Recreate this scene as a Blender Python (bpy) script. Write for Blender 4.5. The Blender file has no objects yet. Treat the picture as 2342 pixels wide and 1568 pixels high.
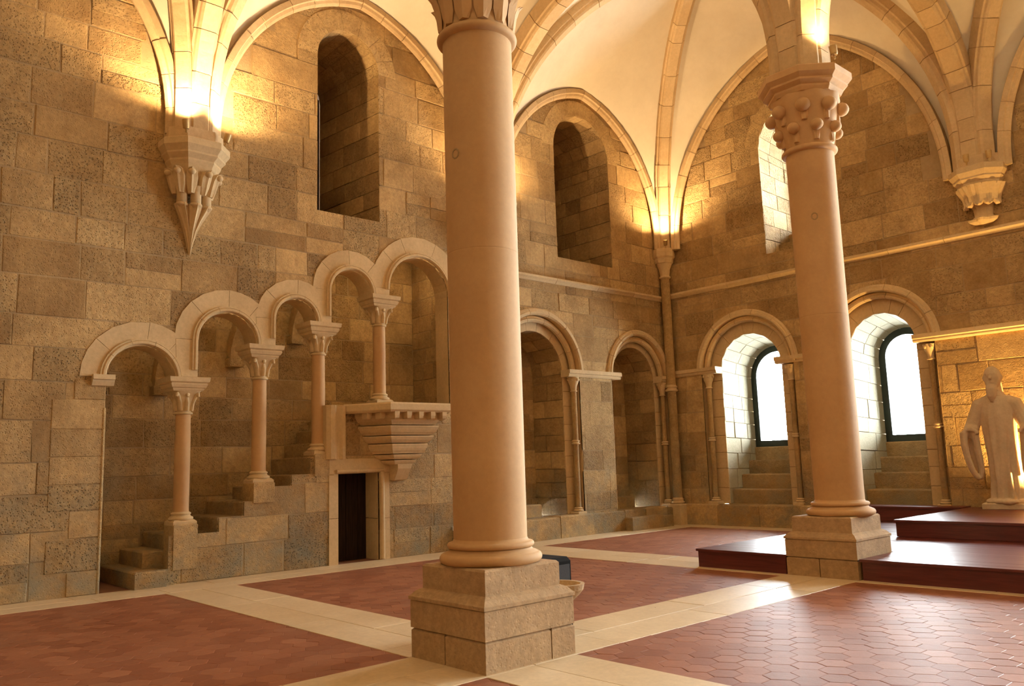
import bpy, bmesh, math, random
from mathutils import Vector, Matrix
from mathutils.geometry import delaunay_2d_cdt
random.seed(7)
PI = math.pi
sin, cos = math.sin, math.cos
SC = bpy.context.scene
COL = SC.collection

# ------------------------------------------------------------------ camera
CAMP = Vector((12.9, 0.0, 1.65))
cam = bpy.data.cameras.new('camera')
cam.sensor_width = 36.0
cam.lens = 29.076
cam.clip_end = 200
camo = bpy.data.objects.new('camera', cam)
COL.objects.link(camo)
_R = Vector((0.66991137, 0.74175384, -0.03193724))
_U = Vector((0.12698471, -0.07209074, 0.98928146))
_D = Vector((-0.73150095, 0.66678644, 0.14248581))
camo.matrix_world = Matrix(((_R.x, _U.x, -_D.x, CAMP.x), (_R.y, _U.y, -_D.y, CAMP.y), (_R.z, _U.z, -_D.z, CAMP.z), (0, 0, 0, 1)))
SC.camera = camo

# ------------------------------------------------------------------ view, sky, light settings
SC.view_settings.view_transform = 'Standard'
SC.view_settings.look = 'None'
SC.view_settings.gamma = 1.0
SC.view_settings.use_curve_mapping = False
SC.view_settings.exposure = 0.0
SC.cycles.max_bounces = 10
SC.cycles.diffuse_bounces = 6
SC.cycles.glossy_bounces = 3
SC.cycles.transparent_max_bounces = 6
SC.cycles.caustics_reflective = False
SC.cycles.caustics_refractive = False
SC.cycles.sample_clamp_indirect = 8.0
SC.cycles.use_denoising = True
try:
    SC.cycles.denoiser = 'OPENIMAGEDENOISE'
    SC.cycles.denoising_input_passes = 'RGB_ALBEDO_NORMAL'
except Exception:
    pass
SKY_STRENGTH = 66.0
LAMP_COL = (1.0, 0.67, 0.34)
LAMP_W = 700.0
world = bpy.data.worlds.new('overcast_sky')
SC.world = world
world.use_nodes = True
_bg = world.node_tree.nodes['Background']
_bg.inputs[0].default_value = (0.90, 0.96, 1.0, 1)
_bg.inputs[1].default_value = SKY_STRENGTH


# ------------------------------------------------------------------ materials
def new_mat(name):
    m = bpy.data.materials.new(name)
    m.use_nodes = True
    nt = m.node_tree
    return m, nt, nt.nodes['Principled BSDF']


def stone_mat(name, dark, light, stain=(0.30, 0.27, 0.18), stain_amt=0.35, damp=0.0, rough=0.85, bump=0.5, pits=0.5, tint_amt=0.5, scale=1.0, spec=0.3, vary=False, speck=0.08, ochre=0.0):
    m, nt, b = new_mat(name)
    N, L = nt.nodes.new, nt.links.new
    geo = N('ShaderNodeNewGeometry')
    at = N('ShaderNodeAttribute'); at.attribute_name = 'tint'
    n1 = N('ShaderNodeTexNoise'); n1.inputs['Scale'].default_value = 1.3 * scale; n1.inputs['Detail'].default_value = 6; n1.inputs['Roughness'].default_value = 0.62
    n2 = N('ShaderNodeTexNoise'); n2.inputs['Scale'].default_value = 17 * scale; n2.inputs['Detail'].default_value = 5; n2.inputs['Roughness'].default_value = 0.7
    v = N('ShaderNodeTexVoronoi'); v.inputs['Scale'].default_value = 30 * scale
    for t in (n1, n2, v):
        L(geo.outputs['Position'], t.inputs['Vector'])
    # tint + noise -> mix factor
    a = N('ShaderNodeMath'); a.operation = 'MULTIPLY_ADD'; a.inputs[1].default_value = tint_amt; 
    L(at.outputs['Fac'], a.inputs[0])
    r1 = N('ShaderNodeMapRange'); r1.inputs['From Min'].default_value = 0.32; r1.inputs['From Max'].default_value = 0.68
    r1.inputs['To Max'].default_value = 1.0 - tint_amt
    L(n1.outputs['Fac'], r1.inputs['Value']); L(r1.outputs['Result'], a.inputs[2])
    mix = N('ShaderNodeMixRGB'); mix.inputs['Color1'].default_value = (*dark, 1); mix.inputs['Color2'].default_value = (*light, 1)
    L(a.outputs[0], mix.inputs['Fac'])
    # fine speckle
    sp = N('ShaderNodeMapRange'); sp.inputs['From Min'].default_value = 0.3; sp.inputs['From Max'].default_value = 0.7; sp.inputs['To Min'].default_value = 1 - speck * 1.3; sp.inputs['To Max'].default_value = 1 + speck
    L(n2.outputs['Fac'], sp.inputs['Value'])
    mm = N('ShaderNodeMixRGB'); mm.blend_type = 'MULTIPLY'; mm.inputs['Fac'].default_value = 1.0
    L(mix.outputs[0], mm.inputs['Color1']); L(sp.outputs['Result'], mm.inputs['Color2'])
    # large stains
    n3 = N('ShaderNodeTexNoise'); n3.inputs['Scale'].default_value = 0.75 * scale; n3.inputs['Detail'].default_value = 7; n3.inputs['Roughness'].default_value = 0.7
    L(geo.outputs['Position'], n3.inputs['Vector'])
    r3 = N('ShaderNodeMapRange'); r3.inputs['From Min'].default_value = 0.52; r3.inputs['From Max'].default_value = 0.72; r3.inputs['To Max'].default_value = stain_amt
    L(n3.outputs['Fac'], r3.inputs['Value'])
    ms = N('ShaderNodeMixRGB'); ms.inputs['Color2'].default_value = (*stain, 1)
    L(r3.outputs['Result'], ms.inputs['Fac']); L(mm.outputs[0], ms.inputs['Color1'])
    last = ms
    if ochre > 0:   # iron-brown weathering, and shade of the pits painted in as darker colour
        n6 = N('ShaderNodeTexNoise'); n6.inputs['Scale'].default_value = 3.1; n6.inputs['Detail'].default_value = 8; n6.inputs['Roughness'].default_value = 0.75
        L(geo.outputs['Position'], n6.inputs['Vector'])
        r6 = N('ShaderNodeMapRange'); r6.inputs['From Min'].default_value = 0.5; r6.inputs['From Max'].default_value = 0.68; r6.inputs['To Max'].default_value = ochre
        L(n6.outputs['Fac'], r6.inputs['Value'])
        mo = N('ShaderNodeMixRGB'); mo.inputs['Color2'].default_value = (0.25, 0.135, 0.042, 1)
        L(r6.outputs['Result'], mo.inputs['Fac']); L(last.outputs[0], mo.inputs['Color1'])
        dp = N('ShaderNodeMapRange'); dp.inputs['From Min'].default_value = 0.05; dp.inputs['From Max'].default_value = 0.22; dp.inputs['To Min'].default_value = 0.62; dp.inputs['To Max'].default_value = 1.0
        L(v.outputs['Distance'], dp.inputs['Value'])
        mq = N('ShaderNodeMixRGB'); mq.blend_type = 'MULTIPLY'; mq.inputs['Fac'].default_value = 0.35
        L(mo.outputs[0], mq.inputs['Color1']); L(dp.outputs['Result'], mq.inputs['Color2'])
        last = mq
    if damp > 0:   # greenish grey damp marks in the lowest courses
        sx = N('ShaderNodeSeparateXYZ'); L(geo.outputs['Position'], sx.inputs[0])
        rz = N('ShaderNodeMapRange'); rz.inputs['From Min'].default_value = 2.6; rz.inputs['From Max'].default_value = 0.2; rz.inputs['To Min'].default_value = 0.0; rz.inputs['To Max'].default_value = 1.0
        L(sx.outputs['Z'], rz.inputs['Value'])
        n4 = N('ShaderNodeTexNoise'); n4.inputs['Scale'].default_value = 1.7; n4.inputs['Detail'].default_value = 8; n4.inputs['Roughness'].default_value = 0.7
        L(geo.outputs['Position'], n4.inputs['Vector'])
        r4 = N('ShaderNodeMapRange'); r4.inputs['From Min'].default_value = 0.40; r4.inputs['From Max'].default_value = 0.66; r4.inputs['To Max'].default_value = damp
        L(n4.outputs['Fac'], r4.inputs['Value'])
        mu = N('ShaderNodeMath'); mu.operation = 'MULTIPLY'; L(rz.outputs['Result'], mu.inputs[0]); L(r4.outputs['Result'], mu.inputs[1])
        md = N('ShaderNodeMixRGB'); md.inputs['Color2'].default_value = (0.235, 0.235, 0.175, 1)
        L(mu.outputs[0], md.inputs['Fac']); L(last.outputs[0], md.inputs['Color1'])
        last = md
    L(last.outputs[0], b.inputs['Base Color'])
    b.inputs['Roughness'].default_value = rough
    b.inputs['Specular IOR Level'].default_value = spec
    # relief: pits + grain, rougher on some stones
    pr = N('ShaderNodeMapRange'); pr.inputs['From Min'].default_value = 0.0; pr.inputs['From Max'].default_value = 0.35
    L(v.outputs['Distance'], pr.inputs['Value'])
    pm = N('ShaderNodeMath'); pm.operation = 'MULTIPLY'; pm.inputs[1].default_value = pits
    L(pr.outputs['Result'], pm.inputs[0])
    n5 = N('ShaderNodeTexNoise'); n5.inputs['Scale'].default_value = 7 * scale; n5.inputs['Detail'].default_value = 8; n5.inputs['Roughness'].default_value = 0.68
    L(geo.outputs['Position'], n5.inputs['Vector'])
    ad = N('ShaderNodeMath'); ad.operation = 'ADD'
    L(pm.outputs[0], ad.inputs[0]); L(n5.outputs['Fac'], ad.inputs[1])
    bp = N('ShaderNodeBump'); bp.inputs['Strength'].default_value = bump; bp.inputs['Distance'].default_value = 0.085 if vary else 0.03
    if vary:      # some stones tooled smooth, others pitted and broken
        fm = N('ShaderNodeMath'); fm.operation = 'MULTIPLY'; fm.inputs[1].default_value = 13.7; L(at.outputs['Fac'], fm.inputs[0])
        fr = N('ShaderNodeMath'); fr.operation = 'FRACT'; L(fm.outputs[0], fr.inputs[0])
        fs = N('ShaderNodeMapRange'); fs.inputs['To Min'].default_value = 0.25; fs.inputs['To Max'].default_value = bump; L(fr.outputs[0], fs.inputs['Value'])
        L(fs.outputs['Result'], bp.inputs['Strength'])
    L(ad.outputs[0], bp.inputs['Height']); L(bp.outputs['Normal'], b.inputs['Normal'])
    return m


def plain_mat(name, col, rough=0.6, metal=0.0, noise=0.12, nscale=8.0, bump=0.0, spec=0.5, stretch=None):
    m, nt, b = new_mat(name)
    N, L = nt.nodes.new, nt.links.new
    geo = N('ShaderNodeNewGeometry'); n = N('ShaderNodeTexNoise'); n.inputs['Scale'].default_value = nscale; n.inputs['Detail'].default_value = 6
    src = geo.outputs['Position']
    if stretch:
        mp = N('ShaderNodeMapping'); mp.inputs['Scale'].default_value = stretch
        L(src, mp.inputs['Vector']); src = mp.outputs[0]
    L(src, n.inputs['Vector'])
    at = N('ShaderNodeAttribute'); at.attribute_name = 'tint'
    r = N('ShaderNodeMapRange'); r.inputs['From Min'].default_value = 0.3; r.inputs['From Max'].default_value = 0.7; r.inputs['To Min'].default_value = 1 - noise; r.inputs['To Max'].default_value = 1 + noise
    L(n.outputs['Fac'], r.inputs['Value'])
    mx = N('ShaderNodeMixRGB'); mx.blend_type = 'MULTIPLY'; mx.inputs['Fac'].default_value = 1; mx.inputs['Color1'].default_value = (*col, 1)
    L(r.outputs['Result'], mx.inputs['Color2']); L(mx.outputs[0], b.inputs['Base Color'])
    b.inputs['Roughness'].default_value = rough; b.inputs['Metallic'].default_value = metal; b.inputs['Specular IOR Level'].default_value = spec
    if bump:
        bp = N('ShaderNodeBump'); bp.inputs['Strength'].default_value = bump; bp.inputs['Distance'].default_value = 0.01
        L(n.outputs['Fac'], bp.inputs['Height']); L(bp.outputs['Normal'], b.inputs['Normal'])
    return m


M = {}
M['wall'] = stone_mat('limestone_wall', (0.28, 0.165, 0.062), (0.66, 0.46, 0.21), stain=(0.21, 0.135, 0.06), stain_amt=0.6, damp=0.8, bump=1.0, pits=0.8, tint_amt=0.62, vary=True, speck=0.16, ochre=0.42)
M['mortar'] = stone_mat('lime_mortar', (0.32, 0.215, 0.105), (0.46, 0.33, 0.17), damp=0.5, bump=0.4, pits=0.3, tint_amt=0.2)
M['dressed'] = stone_mat('dressed_limestone', (0.52, 0.375, 0.195), (0.65, 0.49, 0.275), stain=(0.42, 0.30, 0.17), stain_amt=0.35, bump=0.2, pits=0.08, tint_amt=0.5)
M['reveal'] = stone_mat('limewashed_reveal', (0.42, 0.37, 0.25), (0.56, 0.51, 0.37), stain=(0.40, 0.35, 0.22), stain_amt=0.5, bump=0.35, pits=0.3, tint_amt=0.4)
M['column'] = stone_mat('smooth_column_stone', (0.49, 0.295, 0.132), (0.585, 0.375, 0.178), stain=(0.42, 0.23, 0.11), stain_amt=0.45, bump=0.07, pits=0.0, tint_amt=0.3, rough=0.7, speck=0.04)
M['plinth'] = stone_mat('worn_plinth_stone', (0.35, 0.225, 0.115), (0.51, 0.36, 0.20), stain=(0.24, 0.16, 0.09), stain_amt=0.6, bump=0.4, pits=0.3, tint_amt=0.4, speck=0.16)
M['rib'] = stone_mat('rib_stone', (0.50, 0.35, 0.18), (0.68, 0.51, 0.30), stain=(0.40, 0.24, 0.10), stain_amt=0.5, bump=0.25, pits=0.15, tint_amt=0.6)
M['plaster'] = stone_mat('vault_plaster', (0.62, 0.545, 0.41), (0.72, 0.645, 0.50), stain=(0.54, 0.45, 0.31), stain_amt=0.4, bump=0.03, pits=0.0, tint_amt=0.1, scale=0.5, speck=0.02)
M['slab'] = stone_mat('pale_floor_limestone', (0.56, 0.42, 0.24), (0.72, 0.58, 0.38), stain=(0.45, 0.33, 0.18), stain_amt=0.4, bump=0.06, pits=0.1, tint_amt=0.5, rough=0.42, spec=0.4)
M['tile'] = stone_mat('terracotta_tile', (0.215, 0.074, 0.036), (0.33, 0.135, 0.070), stain=(0.24, 0.13, 0.085), stain_amt=0.5, bump=0.10, pits=0.15, tint_amt=0.75, rough=0.5, spec=0.22)
M['grout'] = plain_mat('floor_bed', (0.26, 0.125, 0.075), 0.8)
M['statue'] = stone_mat('statue_stone', (0.52, 0.40, 0.26), (0.66, 0.53, 0.37), stain=(0.36, 0.25, 0.14), stain_amt=0.4, bump=0.2, pits=0.15, tint_amt=0.1)
M['wood'] = plain_mat('dark_red_painted_wood', (0.115, 0.022, 0.020), 0.34, noise=0.25, nscale=3.0, bump=0.15, stretch=(1, 14, 14), spec=0.55)
M['door'] = plain_mat('black_brown_oak', (0.020, 0.010, 0.006), 0.75, spec=0.15, noise=0.4, nscale=5.0, bump=0.3, stretch=(8, 8, 0.6))
M['iron'] = plain_mat('dark_green_iron', (0.022, 0.032, 0.026), 0.5, metal=0.3)
M['black'] = plain_mat('black_lacquer', (0.010, 0.009, 0.008), 0.75, spec=0.08)
M['cloth'] = plain_mat('black_grille_cloth', (0.03, 0.03, 0.034), 0.85, bump=0.4, nscale=150)
M['lampmetal'] = plain_mat('brushed_brass', (0.45, 0.30, 0.12), 0.45, metal=0.6)
M['white'] = plain_mat('white_plastic', (0.75, 0.73, 0.68), 0.4)


def lamp_mat():
    m, nt, b = new_mat('lit_lens')
    b.inputs['Emission Color'].default_value = (*LAMP_COL, 1)
    b.inputs['Emission Strength'].default_value = 60.0
    return m


M['lens'] = lamp_mat()


def glass_mat():
    m = bpy.data.materials.new('clear_pane'); m.use_nodes = True
    nt = m.node_tree; nt.nodes.clear()
    N, L = nt.nodes.new, nt.links.new
    o = N('ShaderNodeOutputMaterial'); t = N('ShaderNodeBsdfTransparent'); g = N('ShaderNodeBsdfGlossy'); g.inputs['Roughness'].default_value = 0.05
    fr = N('ShaderNodeFresnel'); fr.inputs['IOR'].default_value = 1.45
    mx = N('ShaderNodeMixShader'); t.inputs[0].default_value = (0.96, 0.985, 0.97, 1)
    L(fr.outputs[0], mx.inputs[0]); L(t.outputs[0], mx.inputs[1]); L(g.outputs[0], mx.inputs[2]); L(mx.outputs[0], o.inputs[0])
    return m


M['glass'] = glass_mat()


# ------------------------------------------------------------------ mesh helpers
class G:
    def __init__(s):
        s.v = []; s.f = []; s.t = []; s.sm = []; s.mat = None

    def add(s, verts, faces, tint=0.5, smooth=False):
        n = len(s.v)
        s.v += [tuple(p) for p in verts]
        for f in faces:
            s.f.append(tuple(i + n for i in f)); s.t.append(tint); s.sm.append(smooth)
        return s

    def merge(s, o):
        n = len(s.v); s.v += o.v; s.f += [tuple(i + n for i in f) for f in o.f]; s.t += o.t; s.sm += o.sm
        return s

    def build(s, name, mat, parent=None, center=False, kind=None, label=None):
        ob = bpy.data.objects.new(name, s.mesh(name, mat, center))
        if center and s.v:
            ob.location = s.c
        COL.objects.link(ob)
        if parent is not None:
            ob.parent = parent
        if kind: ob['kind'] = kind
        if label: ob['label'] = label
        return ob

    def mesh(s, name, mat, center=False):
        me = bpy.data.meshes.new(name)
        v = s.v
        if center and v:
            n = len(v); c = Vector((sum(p[0] for p in v) / n, sum(p[1] for p in v) / n, sum(p[2] for p in v) / n)); s.c = c
            v = [(p[0] - c.x, p[1] - c.y, p[2] - c.z) for p in v]
        me.from_pydata(v, [], s.f)
        at = me.attributes.new('tint', 'FLOAT', 'FACE')
        at.data.foreach_set('value', s.t)
        me.polygons.foreach_set('use_smooth', s.sm)
        me.materials.append(M[mat])
        me.update()
        return me


def rt(a=0.15, b=0.85):
    return random.uniform(a, b)


def thing(name, label, cat, loc=(0, 0, 0), group=None, rz=0):
    o = bpy.data.objects.new(name, None); COL.objects.link(o)
    o.empty_display_size = 0.2
    o.location = loc; o.rotation_euler = (0, 0, rz)
    o['label'] = label; o['category'] = cat
    if group: o['group'] = group
    return o


def box(g, x0, x1, y0, y1, z0, z1, c=0.0, tint=0.5):
    if c <= 0:
        v = [(x, y, z) for z in (z0, z1) for y in (y0, y1) for x in (x0, x1)]
        return g.add(v, [(0, 2, 3, 1), (4, 5, 7, 6), (0, 1, 5, 4), (2, 6, 7, 3), (0, 4, 6, 2), (1, 3, 7, 5)], tint)
    secs = []
    for z, k in ((z0, 0), (z1 - c, 0), (z1, c)):
        secs.append([(x0 + k, y0 + k, z), (x1 - k, y0 + k, z), (x1 - k, y1 - k, z), (x0 + k, y1 - k, z)])
    return loft(g, secs, tint=tint)


def loft(g, secs, cap=True, closed=True, tint=0.5, smooth=False):
    n = len(secs[0]); V = [p for s_ in secs for p in s_]; F = []
    for i in range(len(secs) - 1):
        for j in range(n if closed else n - 1):
            k = (j + 1) % n
            F.append((i * n + j, i * n + k, (i + 1) * n + k, (i + 1) * n + j))
    g.add(V, F, tint, smooth)
    if cap:
        g.add(secs[0], [tuple(reversed(range(n)))], tint); g.add(secs[-1], [tuple(range(n))], tint)
    return g


def lathe(g, prof, n=24, c=(0, 0), tint=0.5, smooth=True, cap=True):
    secs = [[(c[0] + r * cos(2 * PI * j / n), c[1] + r * sin(2 * PI * j / n), z) for j in range(n)] for r, z in prof]
    return loft(g, secs, cap=cap, tint=tint, smooth=smooth)


def torus_prof(r, z, h, k=7):
    return [(r + 0.5 * h * cos(a) - 0.5 * h, z + 0.5 * h * sin(a)) for a in [-PI / 2 + PI * i / (k - 1) for i in range(k)]]


def ball(g, c, r, n=10, m=6, sq=(1, 1, 1), tint=0.5):
    secs = []
    for i in range(m + 1):
        a = -PI / 2 + PI * i / m
        rr = max(1e-4, cos(a)) * r
        secs.append([(c[0] + rr * cos(2 * PI * j / n) * sq[0], c[1] + rr * sin(2 * PI * j / n) * sq[1], c[2] + r * sin(a) * sq[2]) for j in range(n)])
    return loft(g, secs, cap=False, tint=tint, smooth=True)


def tube(g, pts, rad, n=8, tint=0.5, cap=True):
    secs = []
    up0 = None
    for i, p in enumerate(pts):
        p = Vector(p)
        t = (Vector(pts[min(i + 1, len(pts) - 1)]) - Vector(pts[max(i - 1, 0)])).normalized()
        if up0 is None:
            up0 = t.orthogonal().normalized()
        a = (up0 - t * up0.dot(t)).normalized(); up0 = a
        b = t.cross(a)
        r = rad[i] if isinstance(rad, (list, tuple)) else rad
        rx, ry = r if isinstance(r, tuple) else (r, r)
        secs.append([tuple(p + a * rx * cos(2 * PI * j / n) + b * ry * sin(2 * PI * j / n)) for j in range(n)])
    return loft(g, secs, cap=cap, tint=tint, smooth=True)


def quad_stone(g, p, nrm, h, back=0.02, cham=0.009, tint=0.5):
    """p: four points counter-clockwise seen from outside; a stone with a bevelled face standing h proud."""
    P = [Vector(q) for q in p]; c = sum(P, Vector()) / 4
    nv = [Vector(x) for x in nrm] if isinstance(nrm, list) else [Vector(nrm)] * 4
    bk = [q - n * back for q, n in zip(P, nv)]
    md = [q + n * max(0.0, h - cham) for q, n in zip(P, nv)]
    fr = []
    for q, n in zip(P, nv):
        d = c - q; L_ = d.length
        fr.append(q + d * min(0.3, cham * 1.5 / max(L_, 1e-4)) + n * h)
    V = bk + md + fr
    F = [(8, 9, 10, 11)] + [(i, (i + 1) % 4, 4 + (i + 1) % 4, 4 + i) for i in range(4)] + [(4 + i, 4 + (i + 1) % 4, 8 + (i + 1) % 4, 8 + i) for i in range(4)]
    return g.add(V, F, tint)


def emit_stones(items, parent, mat, name, limit=300, stuff='masonry'):
    """items: list of G. The ones that show largest become parts of their own, the rest one stuff part."""
    def size(g):
        xs = [p[0] for p in g.v]; ys = [p[1] for p in g.v]; zs = [p[2] for p in g.v]
        c = Vector(((min(xs) + max(xs)) / 2, (min(ys) + max(ys)) / 2, (min(zs) + max(zs)) / 2))
        d = c - CAMP; dist = d.length
        z = d.dot(_D)
        vis = 1.0
        if z < 0.5 or abs(d.dot(_R) / z) > 0.68 or abs(d.dot(_U) / z) > 0.47: vis = 0.001
        e = sorted((max(xs) - min(xs), max(ys) - min(ys), max(zs) - min(zs)))
        return vis * e[2] * e[1] / dist ** 2
    items = sorted(items, key=size, reverse=True)
    for g in items[:limit]:
        g.build(name, g.mat or mat, parent, center=True)
    rest = {}
    for g in items[limit:]:
        rest.setdefault(g.mat or mat, G()).merge(g)
    for k, r in rest.items():
        r.build(stuff, k, parent, kind='stuff')


# ------------------------------------------------------------------ masonry on a plane with openings
def arch_poly(uc, r, spring, z0, n=20):
    return [(uc - r, z0)] + [(uc - r * cos(PI * i / n), spring + r * sin(PI * i / n)) for i in range(n + 1)] + [(uc + r, z0)]


def ring_polys(uc, r0, r1, spring, n, prio=3, a0=0.0, a1=PI, gap=0.006, seg=3, proud=0.016, tint=None, mat='dressed'):
    out = []
    cuts = [a0 + (a1 - a0) * i / n for i in range(n + 1)]
    for i in range(1, n): cuts[i] += random.uniform(-0.18, 0.18) * (a1 - a0) / n
    for i in range(n):
        b0 = cuts[i] + gap / r0 / 2; b1 = cuts[i + 1] - gap / r0 / 2
        rr = r1 + random.uniform(0.003, 0.012)
        p = [(uc - r0 * cos(b0 + (b1 - b0) * k / seg), spring + r0 * sin(b0 + (b1 - b0) * k / seg)) for k in range(seg + 1)]
        q = [(uc - rr * cos(b0 + (b1 - b0) * k / seg), spring + rr * sin(b0 + (b1 - b0) * k / seg)) for k in range(seg, -1, -1)]
        out.append(dict(poly=p + q, prio=prio, kind='stone', proud=proud, tint=rt(0.3, 0.95) if tint is None else tint, mat=mat))
    m = [(uc - r0 * cos(a0 + (a1 - a0) * k / 24), spring + r0 * sin(a0 + (a1 - a0) * k / 24)) for k in range(25)]
    q = [(uc - (r1 + 0.002) * cos(a0 + (a1 - a0) * k / 24), spring + (r1 + 0.002) * sin(a0 + (a1 - a0) * k / 24)) for k in range(24, -1, -1)]
    out.append(dict(poly=m + q, prio=prio - 1, kind='mortar'))
    return out


def courses(u0, u1, z0, z1, ch, cw, keep=None, gap=0.016, jit=0.010):
    out = []; z = z0
    while z < z1 - 0.02:
        h = random.uniform(*ch)
        if z + h > z1 - 0.12: h = z1 - z
        u = u0 - random.uniform(0, cw[0])
        while u < u1:
            w = random.uniform(*cw) * (1.25 if random.random() < 0.2 else 1.0)
            a, b = max(u, u0), min(u + w, u1)
            if b - a > 0.06 and (keep is None or keep((a + b) / 2, z, h)):
                hh = [(a, b, z, z + h)]
                r = random.random()
                if r < 0.08 and h > 0.4: hh = [(a, b, z, z + h * 0.5), (a, b, z + h * 0.5, z + h)]
                elif r < 0.13 and b - a > 0.7: hh = [(a, a + (b - a) * 0.35, z, z + h), (a + (b - a) * 0.35, b, z, z + h)]
                for (a_, b_, c_, d_) in hh:
                    J = lambda: random.uniform(-jit, jit)
                    k = gap / 2
                    out.append(dict(poly=[(a_ + k + J(), c_ + k + J()), (b_ - k + J(), c_ + k + J()), (b_ - k + J(), d_ - k + J()), (a_ + k + J(), d_ - k + J())],
                                    prio=1, kind='stone', proud=random.choice((0.004, 0.006, 0.008, 0.011, 0.015)), tint=rt(0.0, 1.0)))
            u += w
        z += h
    return out


def area(p):
    return 0.5 * sum(p[i][0] * p[(i + 1) % len(p)][1] - p[(i + 1) % len(p)][0] * p[i][1] for i in range(len(p)))


def masonry(outer, regs, wmap, name, mat='wall', mortar='mortar', parent=None, structure=True, limit=300, piece='wall_stone'):
    regs = [dict(poly=outer, prio=0, kind='mortar')] + regs
    V, Fc = [], []
    for r in regs:
        p = r['poly']
        if area(p) < 0: p = r['poly'] = list(reversed(p))
        Fc.append(list(range(len(V), len(V) + len(p)))); V += [Vector(q) for q in p]
    vo, eo, fo, ov, oe, of = delaunay_2d_cdt(V, [], Fc, 1, 1e-5, True)
    own = {}; wall_t = []
    for tri, src in zip(fo, of):
        if 0 not in src: continue
        best = max(src, key=lambda k: (regs[k]['prio'], k))
        kd = regs[best]['kind']
        if kd == 'void': continue
        wall_t.append(tri)
        if kd == 'stone': own.setdefault(best, []).append(tri)
    g = G(); g.add([wmap(p.x, p.y, 0.0) for p in vo], wall_t, 0.5)
    # drop unused verts
    used = sorted({i for t in wall_t for i in t}); mp = {i: k for k, i in enumerate(used)}
    g.v = [g.v[i] for i in used]; g.f = [tuple(mp[i] for i in t) for t in g.f]
    wall = g.build(name, mortar, parent, kind='structure' if structure else None)
    items = []
    for k, tris in own.items():
        r = regs[k]; h = r['proud']; tint = r['tint']
        ta = sum(abs(area([vo[i] for i in t])) for t in tris)
        if ta < 0.004: continue
        s = G()
        if len(r['poly']) == 4 and abs(ta - abs(area(r['poly']))) < 1e-4:
            P = r['poly']; n0 = Vector(wmap(0, 0, 1)) - Vector(wmap(0, 0, 0))
            quad_stone(s, [wmap(a, b, 0) for a, b in P], n0, h, tint=tint)
        else:
            ids = sorted({i for t in tris for i in t}); mp = {i: j for j, i in enumerate(ids)}; n = len(ids)
            fr = [wmap(vo[i].x, vo[i].y, h) for i in ids]; bk = [wmap(vo[i].x, vo[i].y, -0.02) for i in ids]
            cnt = {}
            for t in tris:
                for a, b in ((t[0], t[1]), (t[1], t[2]), (t[2], t[0])):
                    cnt[(a, b)] = 1
            bd = [(a, b) for (a, b) in cnt if (b, a) not in cnt]
            s.add(fr + bk, [tuple(mp[i] for i in t) for t in tris] + [(mp[b], mp[a], n + mp[a], n + mp[b]) for a, b in bd], tint)
        s.mat = r.get('mat')
        items.append(s)
    emit_stones(items, wall, mat, piece, limit)
    return wall


def sweep_arc(g, wmap, uc, R, spring, prof, a0=0.0, a1=PI, n=20, legs=None, tint=0.5, legr=None):
    """prof: list of (dr, dh) closed loop. legs: (z_left, z_right) straight parts below the springing."""
    secs = []
    path = []
    if legs and legs[0] is not None: path.append((0.0, legs[0]))
    for i in range(n + 1): path.append((a0 + (a1 - a0) * i / n, None))
    if legs and legs[1] is not None: path.append((PI, legs[1]))
    for a, z in path:
        s_ = []
        for dr, dh in prof:
            r = R + dr
            s_.append(wmap(uc - r * cos(a), (spring + r * sin(a)) if z is None else z, dh))
        secs.append(s_)
    return loft(g, secs, tint=tint)


def straight(g, wmap, u0, u1, z, prof, tint=0.5):
    """prof: closed loop of (dz, dh)."""
    return loft(g, [[wmap(u, z + dz, dh) for dz, dh in prof] for u in (u0, u1)], tint=tint)


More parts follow.
